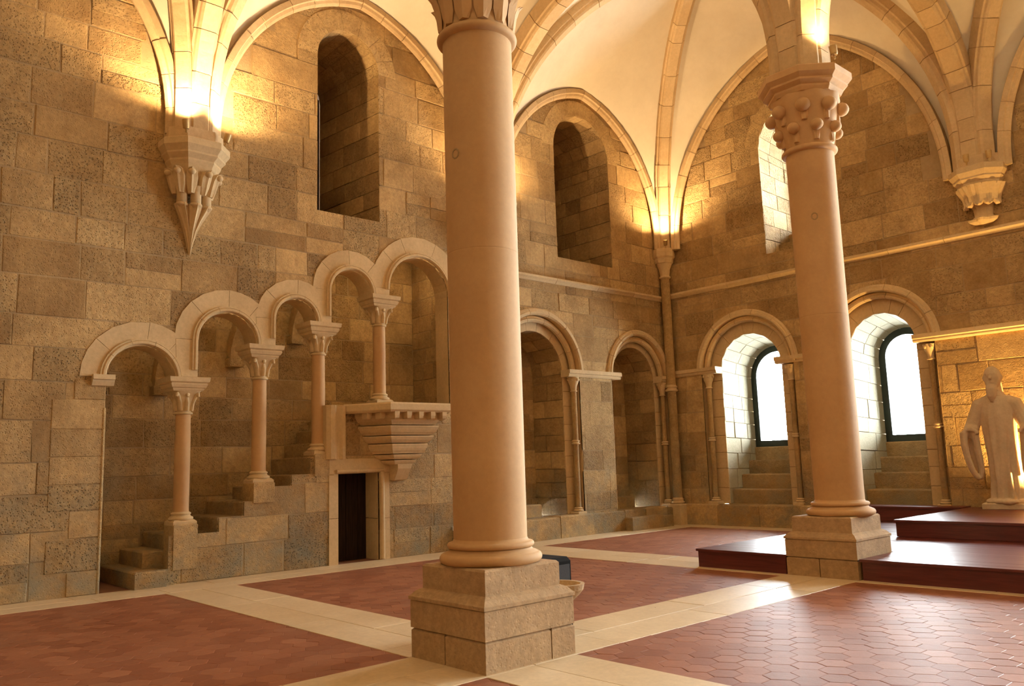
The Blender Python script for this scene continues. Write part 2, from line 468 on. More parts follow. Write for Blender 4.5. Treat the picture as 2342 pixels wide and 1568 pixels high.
def tunnel(parent, wmap, front, back, depth, mat='wall', n=9, sides=('l', 'r', 't'), piece='reveal_stone', ch=(0.3, 0.48), h=0.012, sill=True, tintr=(0.1, 0.9)):
    """lining of an opening from the wall face to its back. front/back = (uc, r, spring, z0)."""
    def pts(f, k=18):
        uc, r, sp, z0 = f
        return [(uc - r, z0), (uc - r, sp)] + [(uc - r * cos(PI * i / k), sp + r * sin(PI * i / k)) for i in range(1, k)] + [(uc + r, sp), (uc + r, z0)]
    F, B = pts(front), pts(back)
    off = 0.03
    def o(f):   # lining core a little outside the stones
        uc, r, sp, z0 = f
        return (uc, r + off, sp, z0 - off)
    F2, B2 = pts(o(front)), pts(o(back))
    g = G(); m = len(F2)
    loft(g, [[wmap(u, z, 0.0) for u, z in F2], [wmap(u, z, -depth - 0.02) for u, z in B2]], cap=False, closed=sill)
    core = g.build('lining', 'mortar', parent)
    def P(s, t, side):          # s along depth 0..1, t 0..1 along jamb
        i = (0, 1) if side == 'l' else (len(F) - 1, len(F) - 2)
        f = Vector(F[i[0]]).lerp(Vector(F[i[1]]), t); b = Vector(B[i[0]]).lerp(Vector(B[i[1]]), t)
        q = f.lerp(b, s)
        return Vector(wmap(q.x, q.y, -depth * s))
    un = Vector(wmap(1, 0, 0)) - Vector(wmap(0, 0, 0)); zn = Vector((0, 0, 1))
    items = []
    for side in ('l', 'r'):
        if side not in sides: continue
        H = front[2] - front[3]; z = 0.0; nrm = un if side == 'l' else -un
        while z < H - 0.02:
            hh = random.uniform(*ch)
            if z + hh > H - 0.14: hh = H - z
            cuts = [0.0]
            while cuts[-1] < 1: cuts.append(min(1.0, cuts[-1] + random.uniform(0.35, 0.75) / max(depth, 0.5)))
            if len(cuts) > 2 and cuts[-1] - cuts[-2] < 0.15: cuts.pop(-2)
            for a, b in zip(cuts, cuts[1:]):
                e = 0.006 / depth; t0 = (z + 0.006) / H; t1 = (z + hh - 0.006) / H
                a_ = a + (e if a > 0 else 0)
                q = [P(a_, t0, side), P(b - e, t0, side), P(b - e, t1, side), P(a_, t1, side)]
                s = G(); quad_stone(s, q, nrm, h * random.uniform(0.3, 1.5) - 0.01, tint=rt(*tintr)); items.append(s)
            z += hh
    if 't' in sides:
        def T(s, a):
            f = Vector((front[0] - front[1] * cos(a), front[2] + front[1] * sin(a))); b = Vector((back[0] - back[1] * cos(a), back[2] + back[1] * sin(a)))
            q = f.lerp(b, s); return Vector(wmap(q.x, q.y, -depth * s))
        def TN(a): return un * cos(a) - zn * sin(a)
        for i in range(n):
            a0, a1 = PI * i / n + 0.006, PI * (i + 1) / n - 0.006
            cuts = [0.0]
            while cuts[-1] < 1: cuts.append(min(1.0, cuts[-1] + random.uniform(0.35, 0.8) / max(depth, 0.5)))
            for a, b in zip(cuts, cuts[1:]):
                e = 0.006 / depth
                a_ = a + (e if a > 0 else 0)
                q = [T(a_, a0), T(b - e, a0), T(b - e, a1), T(a_, a1)]
                s = G(); quad_stone(s, q, [TN(a0), TN(a0), TN(a1), TN(a1)], h * random.uniform(0.2, 0.9) - 0.008, cham=0.008, tint=rt(*tintr)); items.append(s)
    emit_stones(items, core, mat, piece, 200)
    return core


# ------------------------------------------------------------------ plan of the room
XR, YB, FW = 21.8, -7.6, 17.2
ROOF = 12.7
LW = lambda u, z, h: (h, u, z)                 # left wall: u = y, face at x = 0
FWM = lambda u, z, h: (u, FW - h, z)           # far wall: u = x, face at y = 17.2
XS = [0.0, 7.28, 14.5, XR]
YS = [YB, -1.4, 4.85, 11.1, FW]


def support(i, j):
    x, y = XS[i], YS[j]
    if i == 1 and j == 4: x = 7.64
    if i == 1 and j == 2: x = 7.2
    return Vector((x, y, 0))


# ================================================================== CEILING (vault webs, ribs)
def half_arch(P, Q, o, zs, zc, e, n=14, extr=0.0, Mid=None):
    """points from the springing near P up to the middle of P-Q with outward normals."""
    Mid = Mid or (P + Q) / 2; d = Mid - P; Lh = d.length; d = d / Lh
    a = Lh - o; r = a + e
    out = []
    for k in range(3):
        z = zs + (zc - zs) * k / 3
        out.append((P + d * (o - extr) + Vector((0, 0, z)), -d))
    th = math.acos(max(-1, min(1, e / r)))
    for k in range(n + 1):
        t = th * k / n
        nn = -d * cos(t) + Vector((0, 0, sin(t)))
        if k == n: nn = Vector((0, 0, 1))
        out.append((P + d * (o + r * (1 - cos(t))) + Vector((0, 0, zc + r * sin(t))) + nn * extr, nn))
    return out


ARCH = {'diag': (0.42, 6.95, 7.46, 0.0), 'trans': (0.40, 6.95, 7.45, 0.0), 'arc': (0.36, 6.95, 7.5, 0.0),
        'wl': (0.45, 6.95, 7.2, 0.547), 'wf': (0.62, 6.9, 7.0, 1.03)}


def kind_of(i0, j0, i1, j1):
    if i0 == i1: return 'wl' if i0 in (0, 3) else 'arc'
    return 'wf' if j0 in (0, 4) else 'trans'


web = G()
EX = 0.30
BOSS_Z = 11.85
for i in range(3):
    for j in range(4):
        cs = [(i, j), (i + 1, j), (i + 1, j + 1), (i, j + 1)]
        for k in range(4):
            A, B = cs[k], cs[(k + 1) % 4]
            kd = kind_of(*A, *B)
            for S, T in ((A, B), (B, A)):
                P, Q = support(*S), support(*T)
                op = cs[(cs.index(S) + 2) % 4]
                C = support(*op)
                ex = 0.10 if kd in ('wl', 'wf') else EX
                w = half_arch(P, Q, *ARCH[kd], extr=ex)
                boss = sum((support(*c) for c in cs), Vector()) / 4
                dg = half_arch(P, C, *ARCH['diag'], extr=EX, Mid=boss)
                dz_ = BOSS_Z + EX - dg[-1][0].z; dg = [(p_ + Vector((0, 0, dz_ * k_ / (len(dg) - 1))), n_) for k_, (p_, n_) in enumerate(dg)]
                m = 6; secs = []
                for (p, _), (q, _) in zip(w, dg):
                    row = []
                    Lw = (q - p).length
                    for t in range(m + 1):
                        s = t / m
                        r = p.lerp(q, s); r = r + Vector((0, 0, 0.05 * Lw * sin(PI * s)))
                        row.append(tuple(r))
                    secs.append(row)
                if S is B: secs = [list(reversed(r)) for r in secs]
                loft(web, secs, cap=False, closed=False, tint=0.5, smooth=True)
ceiling = web.build('ceiling', 'plaster', kind='structure')
_bm = bmesh.new(); _bm.from_mesh(ceiling.data); bmesh.ops.remove_doubles(_bm, verts=_bm.verts, dist=0.02); _bm.to_mesh(ceiling.data); _bm.free()
g = G(); box(g, -0.5, XR + 0.5, YB - 0.5, FW + 0.5, ROOF, ROOF + 0.3)
g.build('sky_lid', 'mortar', ceiling)  # unseen lid added above the vaults to keep sky light out


def make_rib(P, Q, kd, width=0.34, deep=0.40, full=True, nst=16, mat='rib', zs=None):
    o, zs0, zc, e = ARCH[kd]
    a = half_arch(P, Q, o, zs or zs0, zc, e, n=24)
    pts = a
    if full:
        b = half_arch(Q, P, o, zs or zs0, zc, e, n=24)
        pts = a + list(reversed(b))[1:]
    side = (Q - P).normalized().cross(Vector((0, 0, 1)))
    w = width / 2
    prof = [(-w, deep), (-w, 0.10), (-w + 0.035, 0.085), (-w + 0.05, 0.035), (-w + 0.085, 0.0), (w - 0.085, 0.0), (w - 0.05, 0.035), (w - 0.035, 0.085), (w, 0.10), (w, deep)]
    core = G()
    loft(core, [[tuple(p + side * x * 0.93 + nn * (y * 0.93 + 0.02)) for x, y in prof] for p, nn in pts], tint=0.3)
    rib = core.build('rib', 'mortar', ceiling)
    # voussoirs
    L = [0.0]
    for k in range(1, len(pts)): L.append(L[-1] + (pts[k][0] - pts[k - 1][0]).length)
    tot = L[-1]
    def at(s):
        s = max(0, min(tot, s)); k = 1
        while k < len(L) - 1 and L[k] < s: k += 1
        f = (s - L[k - 1]) / max(1e-6, L[k] - L[k - 1])
        return pts[k - 1][0].lerp(pts[k][0], f), pts[k - 1][1].lerp(pts[k][1], f).normalized()
    cuts = [tot * (k + (random.uniform(-0.22, 0.22) if 0 < k < nst else 0)) / nst for k in range(nst + 1)]
    items = []
    for c0, c1 in zip(cuts, cuts[1:]):
        s = G(); secs = []
        sh = random.uniform(-0.006, 0.006); sc = random.uniform(0.985, 1.015)
        for q in range(5):
            p, nn = at(c0 + 0.006 + (c1 - c0 - 0.012) * q / 4)
            secs.append([tuple(p + side * (x * sc + sh) + nn * y) for x, y in prof])
        loft(s, secs, tint=rt(0.0, 1.0)); items.append(s)
    emit_stones(items, rib, mat, 'rib_stone', 60)


for (a, b, kd, w) in [((0, 2), (1, 2), 'trans', 0.40), ((0, 3), (1, 3), 'trans', 0.40),
                      ((1, 2), (1, 3), 'arc', 0.43), ((1, 3), (1, 4), 'arc', 0.43), ((1, 3), (2, 3), 'trans', 0.40),
                      ((0, 1), (1, 2), 'diag', 0.37), ((0, 2), (1, 1), 'diag', 0.37),
                      ((0, 2), (1, 3), 'diag', 0.37), ((0, 3), (1, 2), 'diag', 0.37),
                      ((0, 3), (1, 4), 'diag', 0.37), ((0, 4), (1, 3), 'diag', 0.37),
                      ((1, 3), (2, 4), 'diag', 0.37), ((1, 4), (2, 3), 'diag', 0.37), ((1, 3), (2, 2), 'diag', 0.37),
                      ((1, 2), (2, 3), 'diag', 0.37)]:
    make_rib(support(*a), support(*b), kd, w, nst=20)


def make_formeret(A, B, wmap, uax, kd, d=0.20):
    """wall rib lying on the wall face."""
    P, Q = support(*A), support(*B)
    off = Vector(wmap(0, 0, d / 2)) - Vector(wmap(0, 0, 0))
    make_rib(P + off, Q + off, kd, width=d, deep=0.2, nst=18)


make_formeret((0, 1), (0, 2), LW, 1, 'wl')
make_formeret((0, 2), (0, 3), LW, 1, 'wl')
make_formeret((0, 3), (0, 4), LW, 1, 'wl')
make_formeret((0, 4), (1, 4), FWM, 0, 'wf')
make_formeret((1, 4), (2, 4), FWM, 0, 'wf')

# ================================================================== LEFT WALL
def lunette_top(u, ends, kd):
    o, zs, zc, e = ARCH[kd]
    for a, b in ends:
        if a <= u <= b:
            Lh = (b - a) / 2; al = Lh - o; r = al + e
            x = abs(u - (a + b) / 2)
            if x > al: return zs
            return zc + math.sqrt(max(0, r * r - (x + e) ** 2))
    return 7.0


# openings of the stair arcade: (centre, radius, springing, left foot, right foot)
ARCS = [(4.20, 0.50, 3.07, 3.12, 3.12), (5.52, 0.48, 3.72, 3.12, 3.72), (6.73, 0.38, 4.18, 3.72, 4.20), (7.83, 0.42, 4.80, 4.20, 4.83), (9.35, 0.70, 4.97, 4.83, 4.97)]
STEP_PROF = [(3.70, -0.1), (4.17, -0.1), (4.17, 0.24), (4.66, 0.24), (4.66, 0.72), (5.43, 0.72), (5.43, 0.94), (5.84, 0.94), (5.84, 1.16), (6.32, 1.16), (6.32, 1.38), (6.67, 1.38), (6.67, 1.56), (7.41, 1.56), (7.41, 2.72), (10.05, 2.72)]
top = []
for k, (uc, r, sp, zl, zr) in reversed(list(enumerate(ARCS))):
    if k < 4: top += [(ARCS[k + 1][0] - ARCS[k + 1][1], zr), (uc + r, zr)]
    top += [(uc + r * cos(PI * i / 16), sp + r * sin(PI * i / 16)) for i in range(17)]
arcade_void = STEP_PROF + [p for p in top]
# remove near duplicates
av = []
for p in arcade_void:
    if not av or (Vector(p) - Vector(av[-1])).length > 0.004: av.append(p)
arcade_void = av

regs = courses(0.0, FW, 0.0, 10.9, (0.38, 0.58), (0.55, 1.05),
               keep=lambda u, z, h: z < lunette_top(u, [(-1.4, 4.85), (4.85, 11.1), (11.1, 17.2)], 'wl') + 0.05 and z + (-9 if u > 1 else 0) < 8)
VOID = lambda p: dict(poly=p, prio=9, kind='void')
regs.append(VOID(arcade_void))
regs.append(VOID([(7.54, -0.1), (8.38, -0.1), (8.38, 1.54), (7.54, 1.54)]))
WA = (7.79, 0.66, 9.21, 6.24); WB = (14.2, 0.95, 8.92, 6.26)
regs.append(VOID(arch_poly(*WA))); regs.append(VOID(arch_poly(*WB)))
regs += ring_polys(WA[0], WA[1], 1.05, WA[2], 7, mat='wall', tint=0.85); regs += ring_polys(WB[0], WB[1], 1.32, WB[2], 9, mat='wall', tint=0.85)
# dressed arcade band and springers
for k, (uc, r, sp, zl, zr) in enumerate(ARCS):
    wdt = (0.36, 0.37, 0.34, 0.36, 0.40)[k]
    regs += [dict(x, prio=x['prio'] + (k * 0.1)) for x in ring_polys(uc, r, r + wdt, sp, 4 if k != 4 else 5, gap=0.004, tint=None, proud=0.02)]
    if k > 0:
        regs.append(dict(poly=[(uc - r - 0.33, zl), (uc - r, zl), (uc - r, sp), (uc - r - 0.36, sp)], prio=3.05 + k * 0.1 - 0.1, kind='stone', proud=0.02, tint=0.8, mat='dressed'))
# quoins at the foot of the first arch, the door frame, niche frames
z = 0.0
while z < 3.0:
    h_ = random.uniform(0.32, 0.5); h_ = min(h_, 3.03 - z)
    w_ = random.choice((0.42, 0.7))
    regs.append(dict(poly=[(3.70 - w_, z + 0.006), (3.70, z + 0.006), (3.70, z + h_ - 0.006), (3.70 - w_, z + h_ - 0.006)], prio=2, kind='stone', proud=0.016, tint=rt(0.3, 0.8)))
    z += h_
N1 = (12.54, 0.92, 1.26, 3.60); N2 = (15.97, 0.80, 1.08, 3.58)     # centre, inner radius, outer radius, springing
BZ = 0.45
for uc, r0, r1, sp in (N1, N2):
    regs.append(VOID(arch_poly(uc, r1, sp, BZ)))
wall_left = masonry([(YB, -0.2), (FW, -0.2), (FW, ROOF), (YB, ROOF)], regs, LW, 'wall_left')


def moulded_ring(parent, wmap, uc, R, sp, legs=None, kind='hood', nseg=7):
    if kind == 'hood':
        prof = [(0.0, -0.01), (0.0, 0.05), (0.03, 0.085), (0.07, 0.085), (0.085, 0.06), (0.12, 0.06), (0.15, 0.03), (0.15, -0.01)]
    else:
        prof = [(0.0, -0.02), (0.0, 0.018), (0.015, 0.045), (0.045, 0.045), (0.06, 0.02), (0.066, 0.028), (0.085, 0.028), (0.092, -0.02)]
    for i in range(nseg):
        a0, a1 = PI * i / nseg + 0.004, PI * (i + 1) / nseg - 0.004
        lg = None
        if legs: lg = (legs[0] if i == 0 else None, legs[1] if i == nseg - 1 else None)
        g = G(); sweep_arc(g, wmap, uc, R, sp, prof, a0, a1, 6, lg, tint=rt(0.4, 0.9))
        g.build('arch_moulding', 'dressed', parent, center=True)


LWp = lambda u, z, h: (h + 0.024, u, z)
for k, (uc, r, sp, zl, zr) in enumerate(ARCS):
    moulded_ring(wall_left, LWp, uc, r + 0.012, sp, (zl + 0.12, None) if 0 < k else None, 'roll', 5)
# soffit of the arcade (thickness of the arcade wall) and the passage behind
T_ARC = 0.42
g = G()
pp = [p for p in arcade_void if True]
i0 = arcade_void.index((10.05, 2.72))
chain = arcade_void[i0:] + [arcade_void[0]]
loft(g, [[LW(u, z, 0.0) for u, z in chain], [LW(u, z, -T_ARC) for u, z in chain]], cap=False, closed=False, tint=0.6)
g.build('arcade_soffit', 'dressed', wall_left)
# passage shell
PB = -1.5
regs = courses(3.3, 10.25, 0.0, 6.15, (0.36, 0.5), (0.5, 0.95))
wall_passage = masonry([(3.3, -0.2), (10.3, -0.2), (10.3, 6.15), (3.3, 6.15)], regs, lambda u, z, h: (PB + h, u, z), 'wall_passage', limit=150)
regs = courses(0.0, 1.2, 2.0, 6.15, (0.3, 0.42), (0.3, 0.55))
masonry([(0, 0), (1.2, 0), (1.2, 6.15), (0, 6.15)], regs, lambda u, z, h: (PB + u, 10.25 - h, z), 'passage_end', parent=wall_passage, structure=False, limit=60)
g = G()
box(g, PB - 0.1, -0.02, 3.2, 3.45, -0.2, 6.2)
prof_c = [(3.2, 4.05), (5.0, 4.35), (6.0, 4.75), (7.2, 5.2), (8.3, 5.85), (10.3, 6.1)]
loft(g, [[(PB - 0.1, u, z) for u, z in prof_c] + [(PB - 0.1, u, z + 0.15) for u, z in reversed(prof_c)], [(-T_ARC + 0.0, u, z) for u, z in prof_c] + [(-T_ARC, u, z + 0.15) for u, z in reversed(prof_c)]], tint=0.3)
box(g, PB - 0.1, -0.02, 10.27, 10.4, -0.2, 6.2)
box(g, PB - 0.15, PB - 0.05, 3.2, 10.4, -0.2, 6.2)
g.build('passage_vault', 'mortar', wall_passage)
# arcade wall back side above the arches, rib springers hanging inside the passage
for k, (y, z) in enumerate([(4.95, 3.55), (6.25, 4.1), (7.45, 4.6)]):
    g = G()
    secs = []
    for t in range(7):
        a = PI / 2 * t / 6
        cx = PB + 0.12 + 0.9 * (1 - cos(a)); cz = z - 0.45 + 0.75 * sin(a)
        secs.append([(cx - 0.10, y - 0.11, cz + 0.1), (cx + 0.06, y - 0.11, cz - 0.04), (cx + 0.06, y + 0.11, cz - 0.04), (cx - 0.10, y + 0.11, cz + 0.1)])
    loft(g, secs, tint=0.3)
    box(g, PB, PB + 0.22, y - 0.13, y + 0.13, z - 0.6, z - 0.45)
    g.build('springer', 'wall', wall_passage, center=True)


def niche(parent, wmap, N, z0, depth_o=0.2, depth=1.0, window=False, name='niche', sides=('l', 'r', 't'), back=None, ringt=(0.5, 1.0), holder=None, rmat='wall'):
    """stepped recess: hood mould, outer order, inner order ring and lining."""
    uc, r0, r1, sp = N
    wm2 = lambda u, z, h: wmap(u, z, h - depth_o)
    moulded_ring(parent, wmap, uc, r1 - 0.02, sp, None, 'hood', 7)
    # second roll order in the recess
    moulded_ring(parent, lambda u, z, h: wmap(u, z, h - 0.13), uc, r1 - 0.16, sp, None, 'hood', 7)
    # outer-order reveal
    g = G(); ap = arch_poly(uc, r1, sp, z0)
    loft(g, [[wmap(u, z, 0.01) for u, z in ap], [wmap(u, z, -depth_o - 0.02) for u, z in ap]], cap=False, closed=False, tint=0.5)
    g.build('order_reveal', 'dressed', parent)
    rg = [VOID(arch_poly(uc, r0, sp, z0 - 0.01))] + ring_polys(uc, r0, r1 + 0.01, sp, 7)
    z = z0
    while z < sp - 0.02:
        h = random.uniform(0.32, 0.48); h = h if z + h < sp - 0.15 else sp - z
        for a, b in ((uc - r1, uc - r0), (uc + r0, uc + r1)):
            rg.append(dict(poly=[(a + 0.004, z + 0.005), (b - 0.0, z + 0.005), (b - 0.0, z + h - 0.005), (a + 0.004, z + h - 0.005)], prio=2, kind='stone', proud=0.012, tint=rt(*ringt)))
        z += h
    masonry(arch_poly(uc, r1 + 0.01, sp, z0), rg, wm2, 'arch_order', mat='dressed', parent=parent, structure=False, piece='arch_stone')
    bk = back or (uc, r0 - 0.03, sp, z0)
    return tunnel(parent, wm2, (uc, r0, sp, z0), bk, depth, sides=sides, mat=rmat)


def back_wall_panel(parent, wmap, uc, r, sp, z0, depth, mat='wall'):
    rg = courses(uc - r - 0.05, uc + r + 0.05, z0, sp + r + 0.05, (0.3, 0.45), (0.4, 0.8))
    masonry(arch_poly(uc, r + 0.05, sp, z0), rg, lambda u, z, h: wmap(u, z, h - depth), 'niche_back', mat=mat, parent=parent, structure=False, piece='niche_stone')


for N, d in ((N1, 0.95), (N2, 0.95)):
    holder = wall_left
    niche(wall_left, LW, N, BZ, 0.22, d, sides=('r', 't') if N is N1 else ('r', 't'))
    back_wall_panel(wall_left, LW, N[0], N[1], N[3], BZ, d + 0.22)
# stone seats and steps inside the niches
def stone_block(parent, name, mat, x0, x1, y0, y1, z0, z1, c=0.02):
    g = G(); box(g, x0, x1, y0, y1, z0, z1, c, rt(0.2, 0.9)); return g.build(name, mat, parent, center=True)


stone_block(wall_left, 'seat_block', 'wall', -1.1, -0.35, 11.45, 12.8, 0.45, 0.72)
stone_block(wall_left, 'seat_block', 'wall', -1.1, -0.6, 11.45, 12.6, 0.72, 1.0)
stone_block(wall_left, 'seat_block', 'wall', -1.1, -0.3, 15.05, 15.9, 0.45, 0.74)
stone_block(wall_left, 'seat_block', 'wall', -1.1, -0.55, 15.05, 15.7, 0.74, 1.02)
# bench course at the foot of the wall
y = 10.15
bench = None
while y < 17.0:
    w_ = min(random.uniform(0.7, 1.1), 17.1 - y)
    stone_block(wall_left, 'bench_stone', 'wall', -0.3, 0.13 + random.uniform(-0.01, 0.02), y, y + w_ - 0.012, 0.0, BZ + random.uniform(-0.02, 0.02), 0.025)
    y += w_
stone_block(wall_left, 'bench_stone', 'wall', -0.2, 0.36, 15.0, 16.15, 0.0, 0.30)
stone_block(wall_left, 'bench_stone', 'wall', -0.2, 0.34, 16.16, 16.55, 0.0, 0.27)
# string course
SP_ = [(-0.06, -0.01), (-0.05, 0.03), (-0.01, 0.06), (0.02, 0.10), (0.06, 0.10), (0.10, 0.0), (0.10, -0.01)]


def string_course(name, wmap, u0, u1, z, mat='dressed', seg=1.3):
    g = G(); straight(g, wmap, u0, u1, z + 0.01, [(a * 0.8, b * 0.8) for a, b in SP_], 0.4)
    t = g.build(name, mat, kind='structure')
    u = u0
    while u < u1 - 0.05:
        w = min(random.uniform(0.8, 1.4) * seg, u1 - u)
        if u1 - u - w < 0.3: w = u1 - u
        g = G(); straight(g, wmap, u + 0.005, u + w - 0.005, z, SP_, rt(0.3, 0.9)); g.build('moulding_stone', mat, t, center=True)
        u += w
    return t


string_course('trim_1', LW, 10.5, 17.05, 5.66)
string_course('trim_2', FWM, 0.1, 14.0, 5.72)
# dark blind windows high in the left wall
def blind_window(n, W, d, backW):
    g = G(); box(g, -d - 0.12, -d - 0.06, W[0] - W[1] - 0.2, W[0] + W[1] + 0.2, W[3] - 0.2, W[2] + W[1] + 0.2)
    o = g.build('window_%d' % n, 'door', kind='structure')
    tunnel(o, LW, W, backW, d, sides=('r', 't'), n=9)
    uc, r, sp, z0 = backW
    # boards of the shutter closing the opening at the back
    nb = 5
    for k in range(nb):
        a = uc - r + 2 * r * k / nb; b = uc - r + 2 * r * (k + 1) / nb - 0.012
        zt = sp + math.sqrt(max(0.01, r * r - max(abs(a - uc), abs(b - uc)) ** 2))
        g = G(); box(g, -d - 0.05, -d - 0.01, a, b, z0, zt, 0.0); g.build('shutter_board', 'door', o, center=True)
    g = G(); tube(g, [LW(uc - r + 0.10, z0, -d + 0.04), LW(uc - r + 0.10, sp, -d + 0.04)], 0.035, 6); g.build('shutter_post', 'black', o, center=True)
    return o


blind_window(3, WA, 1.9, (7.72, 0.52, 9.2, 6.2))
blind_window(4, WB, 1.95, (14.15, 0.88, 8.9, 6.2))

# door under the pulpit
g = G(); box(g, -0.50, -0.47, 7.40, 8.55, 0, 1.7); d1 = g.build('door_1', 'door', kind='structure')
for k in range(4):
    g = G(); box(g, -0.47, -0.435, 7.47 + k * 0.245, 7.47 + k * 0.245 + 0.237, 0.0, 1.6, 0.0); g.build('door_plank', 'door', d1, center=True)
for nm, (x0, x1, y0, y1, z0, z1) in (('jamb_stone', (-0.47, 0.0, 7.36, 7.54, 0, 0.78)), ('jamb_stone', (-0.47, 0.0, 7.36, 7.54, 0.79, 1.54)), ('jamb_stone', (-0.47, 0.0, 8.38, 8.6, 0, 0.72)), ('jamb_stone', (-0.47, 0.0, 8.38, 8.6, 0.73, 1.54)), ('lintel', (-0.47, 0.01, 7.36, 8.6, 1.545, 1.80))):
    g = G(); box(g, x0, x1 + 0.02, y0, y1, z0, z1, 0.0, rt(0.5, 0.9)); g.build(nm, 'dressed', d1, center=True)
g = G(); tube(g, [(0.03, 8.43, 0.02), (0.03, 8.43, 1.56)], 0.05, 10, 0.5); tube(g, [(0.03, 7.5, 1.585), (0.03, 8.46, 1.585)], 0.035, 10, 0.5); g.build('door_moulding', 'dressed', d1, center=True)
g = G(); tube(g, [(0.004, 3.69, 0.0), (0.004, 3.69, 2.62)], 0.024, 8, 0.9); g.build('jamb_roll', 'wall', wall_left, center=True)
# impost at the left foot of arch one
g = G(); straight(g, LW, 3.50, 3.80, 3.03, [(-0.09, -0.4), (-0.09, 0.05), (-0.03, 0.08), (0.0, 0.08), (0.0, 0.11), (0.07, 0.11), (0.07, -0.4)], 0.8); g.build('impost', 'dressed', wall_left, center=True)
# moulded return beside the pulpit
g = G(); loft(g, [[LW(u, z, h) for u, h in ((7.30, -0.3), (7.30, 0.03), (7.36, 0.09), (7.44, 0.09), (7.50, 0.03), (7.56, 0.03), (7.60, 0.07), (7.66, 0.07), (7.66, -0.02))] for z in (1.80, 2.74)], tint=0.5)
g.build('return_moulding', 'dressed', wall_left, center=True)

# ------------------------------------------------------------------ staircase in the wall
stair = thing('stone_staircase', 'worn stone steps climbing behind the little arcade to the pulpit', 'stairs', (-0.8, 4.2, 0))
RIS = [(4.17, 0.24), (4.45, 0.48), (4.80, 0.72), (5.43, 0.94), (5.84, 1.16), (6.32, 1.38), (6.67, 1.56), (7.05, 1.85), (7.30, 2.1), (7.55, 2.35), (7.8, 2.55), (8.05, 2.74)]
for k, (y, z) in enumerate(RIS):
    y1 = RIS[k + 1][0] if k + 1 < len(RIS) else 10.25
    zb = RIS[k - 1][1] - 0.25 if k else 0.0
    x1 = -0.03 if y < 7.3 else -T_ARC
    if k == 0: x1 = 0.14
    if k in (1, 2): x1 = -0.42
    g = G(); box(g, PB + 0.8, x1 + 0.8, y - 4.2 - 0.02, y1 - 4.2 + 0.15, max(0, zb), z, 0.018, rt(0.3, 0.8))
    g.build('step', 'wall', stair, center=True)


# ------------------------------------------------------------------ arcade colonnettes
def colonnette(y, zb, zt, label, ped=None, hs=0.14):
    x = -0.20
    t = thing('colonnette', label, 'column', (x, y, zb), 'colonnettes of the stair arcade')
    H = zt - zb
    if ped:
        g = G(); box(g, -0.19, 0.226, -0.182, 0.182, ped - zb - 0.03, 0.02, 0.02, 0.6); g.build('pedestal', 'wall', t)
    g = G()
    loft(g, [[(-0.19, -0.18, 0), (0.19, -0.18, 0), (0.19, 0.18, 0), (-0.19, 0.18, 0)], [(-0.19, -0.18, 0.05), (0.19, -0.18, 0.05), (0.19, 0.18, 0.05), (-0.19, 0.18, 0.05)], [(-0.15, -0.15, 0.08), (0.15, -0.15, 0.08), (0.15, 0.15, 0.08), (-0.15, 0.15, 0.08)]], tint=0.5)
    lathe(g, [(0.17, 0.07)] + torus_prof(0.185, 0.095, 0.06) + [(0.15, 0.13), (0.135, 0.15)] + torus_prof(0.15, 0.17, 0.035) + [(0.12, 0.20)], 20, tint=0.6)
    g.build('base', 'dressed', t)
    cz = H - 0.57
    g = G(); lathe(g, [(0.116, 0.19), (0.118, H * 0.5), (0.112, cz)], 22, tint=0.5); g.build('shaft', 'column', t)
    g = G(); lathe(g, torus_prof(0.138, cz + 0.02, 0.04), 22, tint=0.6); g.build('astragal', 'dressed', t)
    # bell capital turning from round to square
    g = G(); secs = []
    n = 24
    for k in range(8):
        s = k / 7; z = cz + 0.03 + 0.33 * s
        row = []
        for j in range(n):
            a = 2 * PI * j / n
            rr = 0.11 + 0.02 * s + 0.07 * s ** 3
            sq = 1 / max(abs(cos(a)), abs(sin(a)))
            q = rr * (1 + (sq - 1) * s ** 1.6)
            row.append((q * cos(a), q * sin(a), z))
        secs.append(row)
    loft(g, secs, tint=0.6, smooth=True)
    cap = g.build('capital', 'dressed', t)
    for q in range(8):
        a = PI / 4 * q + PI / 4
        big = q % 2 == 0
        R1 = 0.235 if big else 0.165
        pts = [(0.115 * cos(a), 0.115 * sin(a), cz + 0.06), (0.135 * cos(a), 0.135 * sin(a), cz + 0.18), ((R1 - 0.04) * cos(a), (R1 - 0.04) * sin(a), cz + 0.29), (R1 * cos(a), R1 * sin(a), cz + 0.315), ((R1 + 0.01) * cos(a), (R1 + 0.01) * sin(a), cz + 0.27)]
        g = G(); tube(g, pts, [(0.045, 0.02), (0.04, 0.02), (0.035, 0.022), (0.04, 0.035), (0.02, 0.02)], 8, 0.7); g.build('leaf', 'dressed', cap)
    # double moulded abacus
    g = G(); secs = []
    for z, w in ((0.36, 0.20), (0.385, 0.215), (0.40, 0.215), (0.415, 0.235), (0.46, 0.255), (0.48, 0.245), (0.50, 0.275), (0.57, 0.285)):
        secs.append([(-w, -w - 0.03, cz + z), (w, -w - 0.03, cz + z), (w, w + 0.03, cz + z), (-w, w + 0.03, cz + z)])
    loft(g, secs, tint=0.75); g.build('abacus', 'dressed', t)
    return t


colonnette(4.91, 0.86, 3.12, 'small round colonnette of the stair arcade standing lowest, left end', ped=0.24)
colonnette(6.17, 1.44, 3.72, 'second small colonnette up the stair arcade, on a mossy block', ped=1.16)
colonnette(7.27, 1.88, 4.20, 'third small colonnette up the stair arcade, left of the pulpit bracket', ped=1.55)
colonnette(8.55, 2.80, 4.83, 'shortest colonnette, standing on the pulpit ledge itself')

# ------------------------------------------------------------------ pulpit bracket
pul = thing('pulpit', 'stone pulpit ledge on a stepped corbel above the small dark door', 'pulpit', (0, 8.78, 1.4))


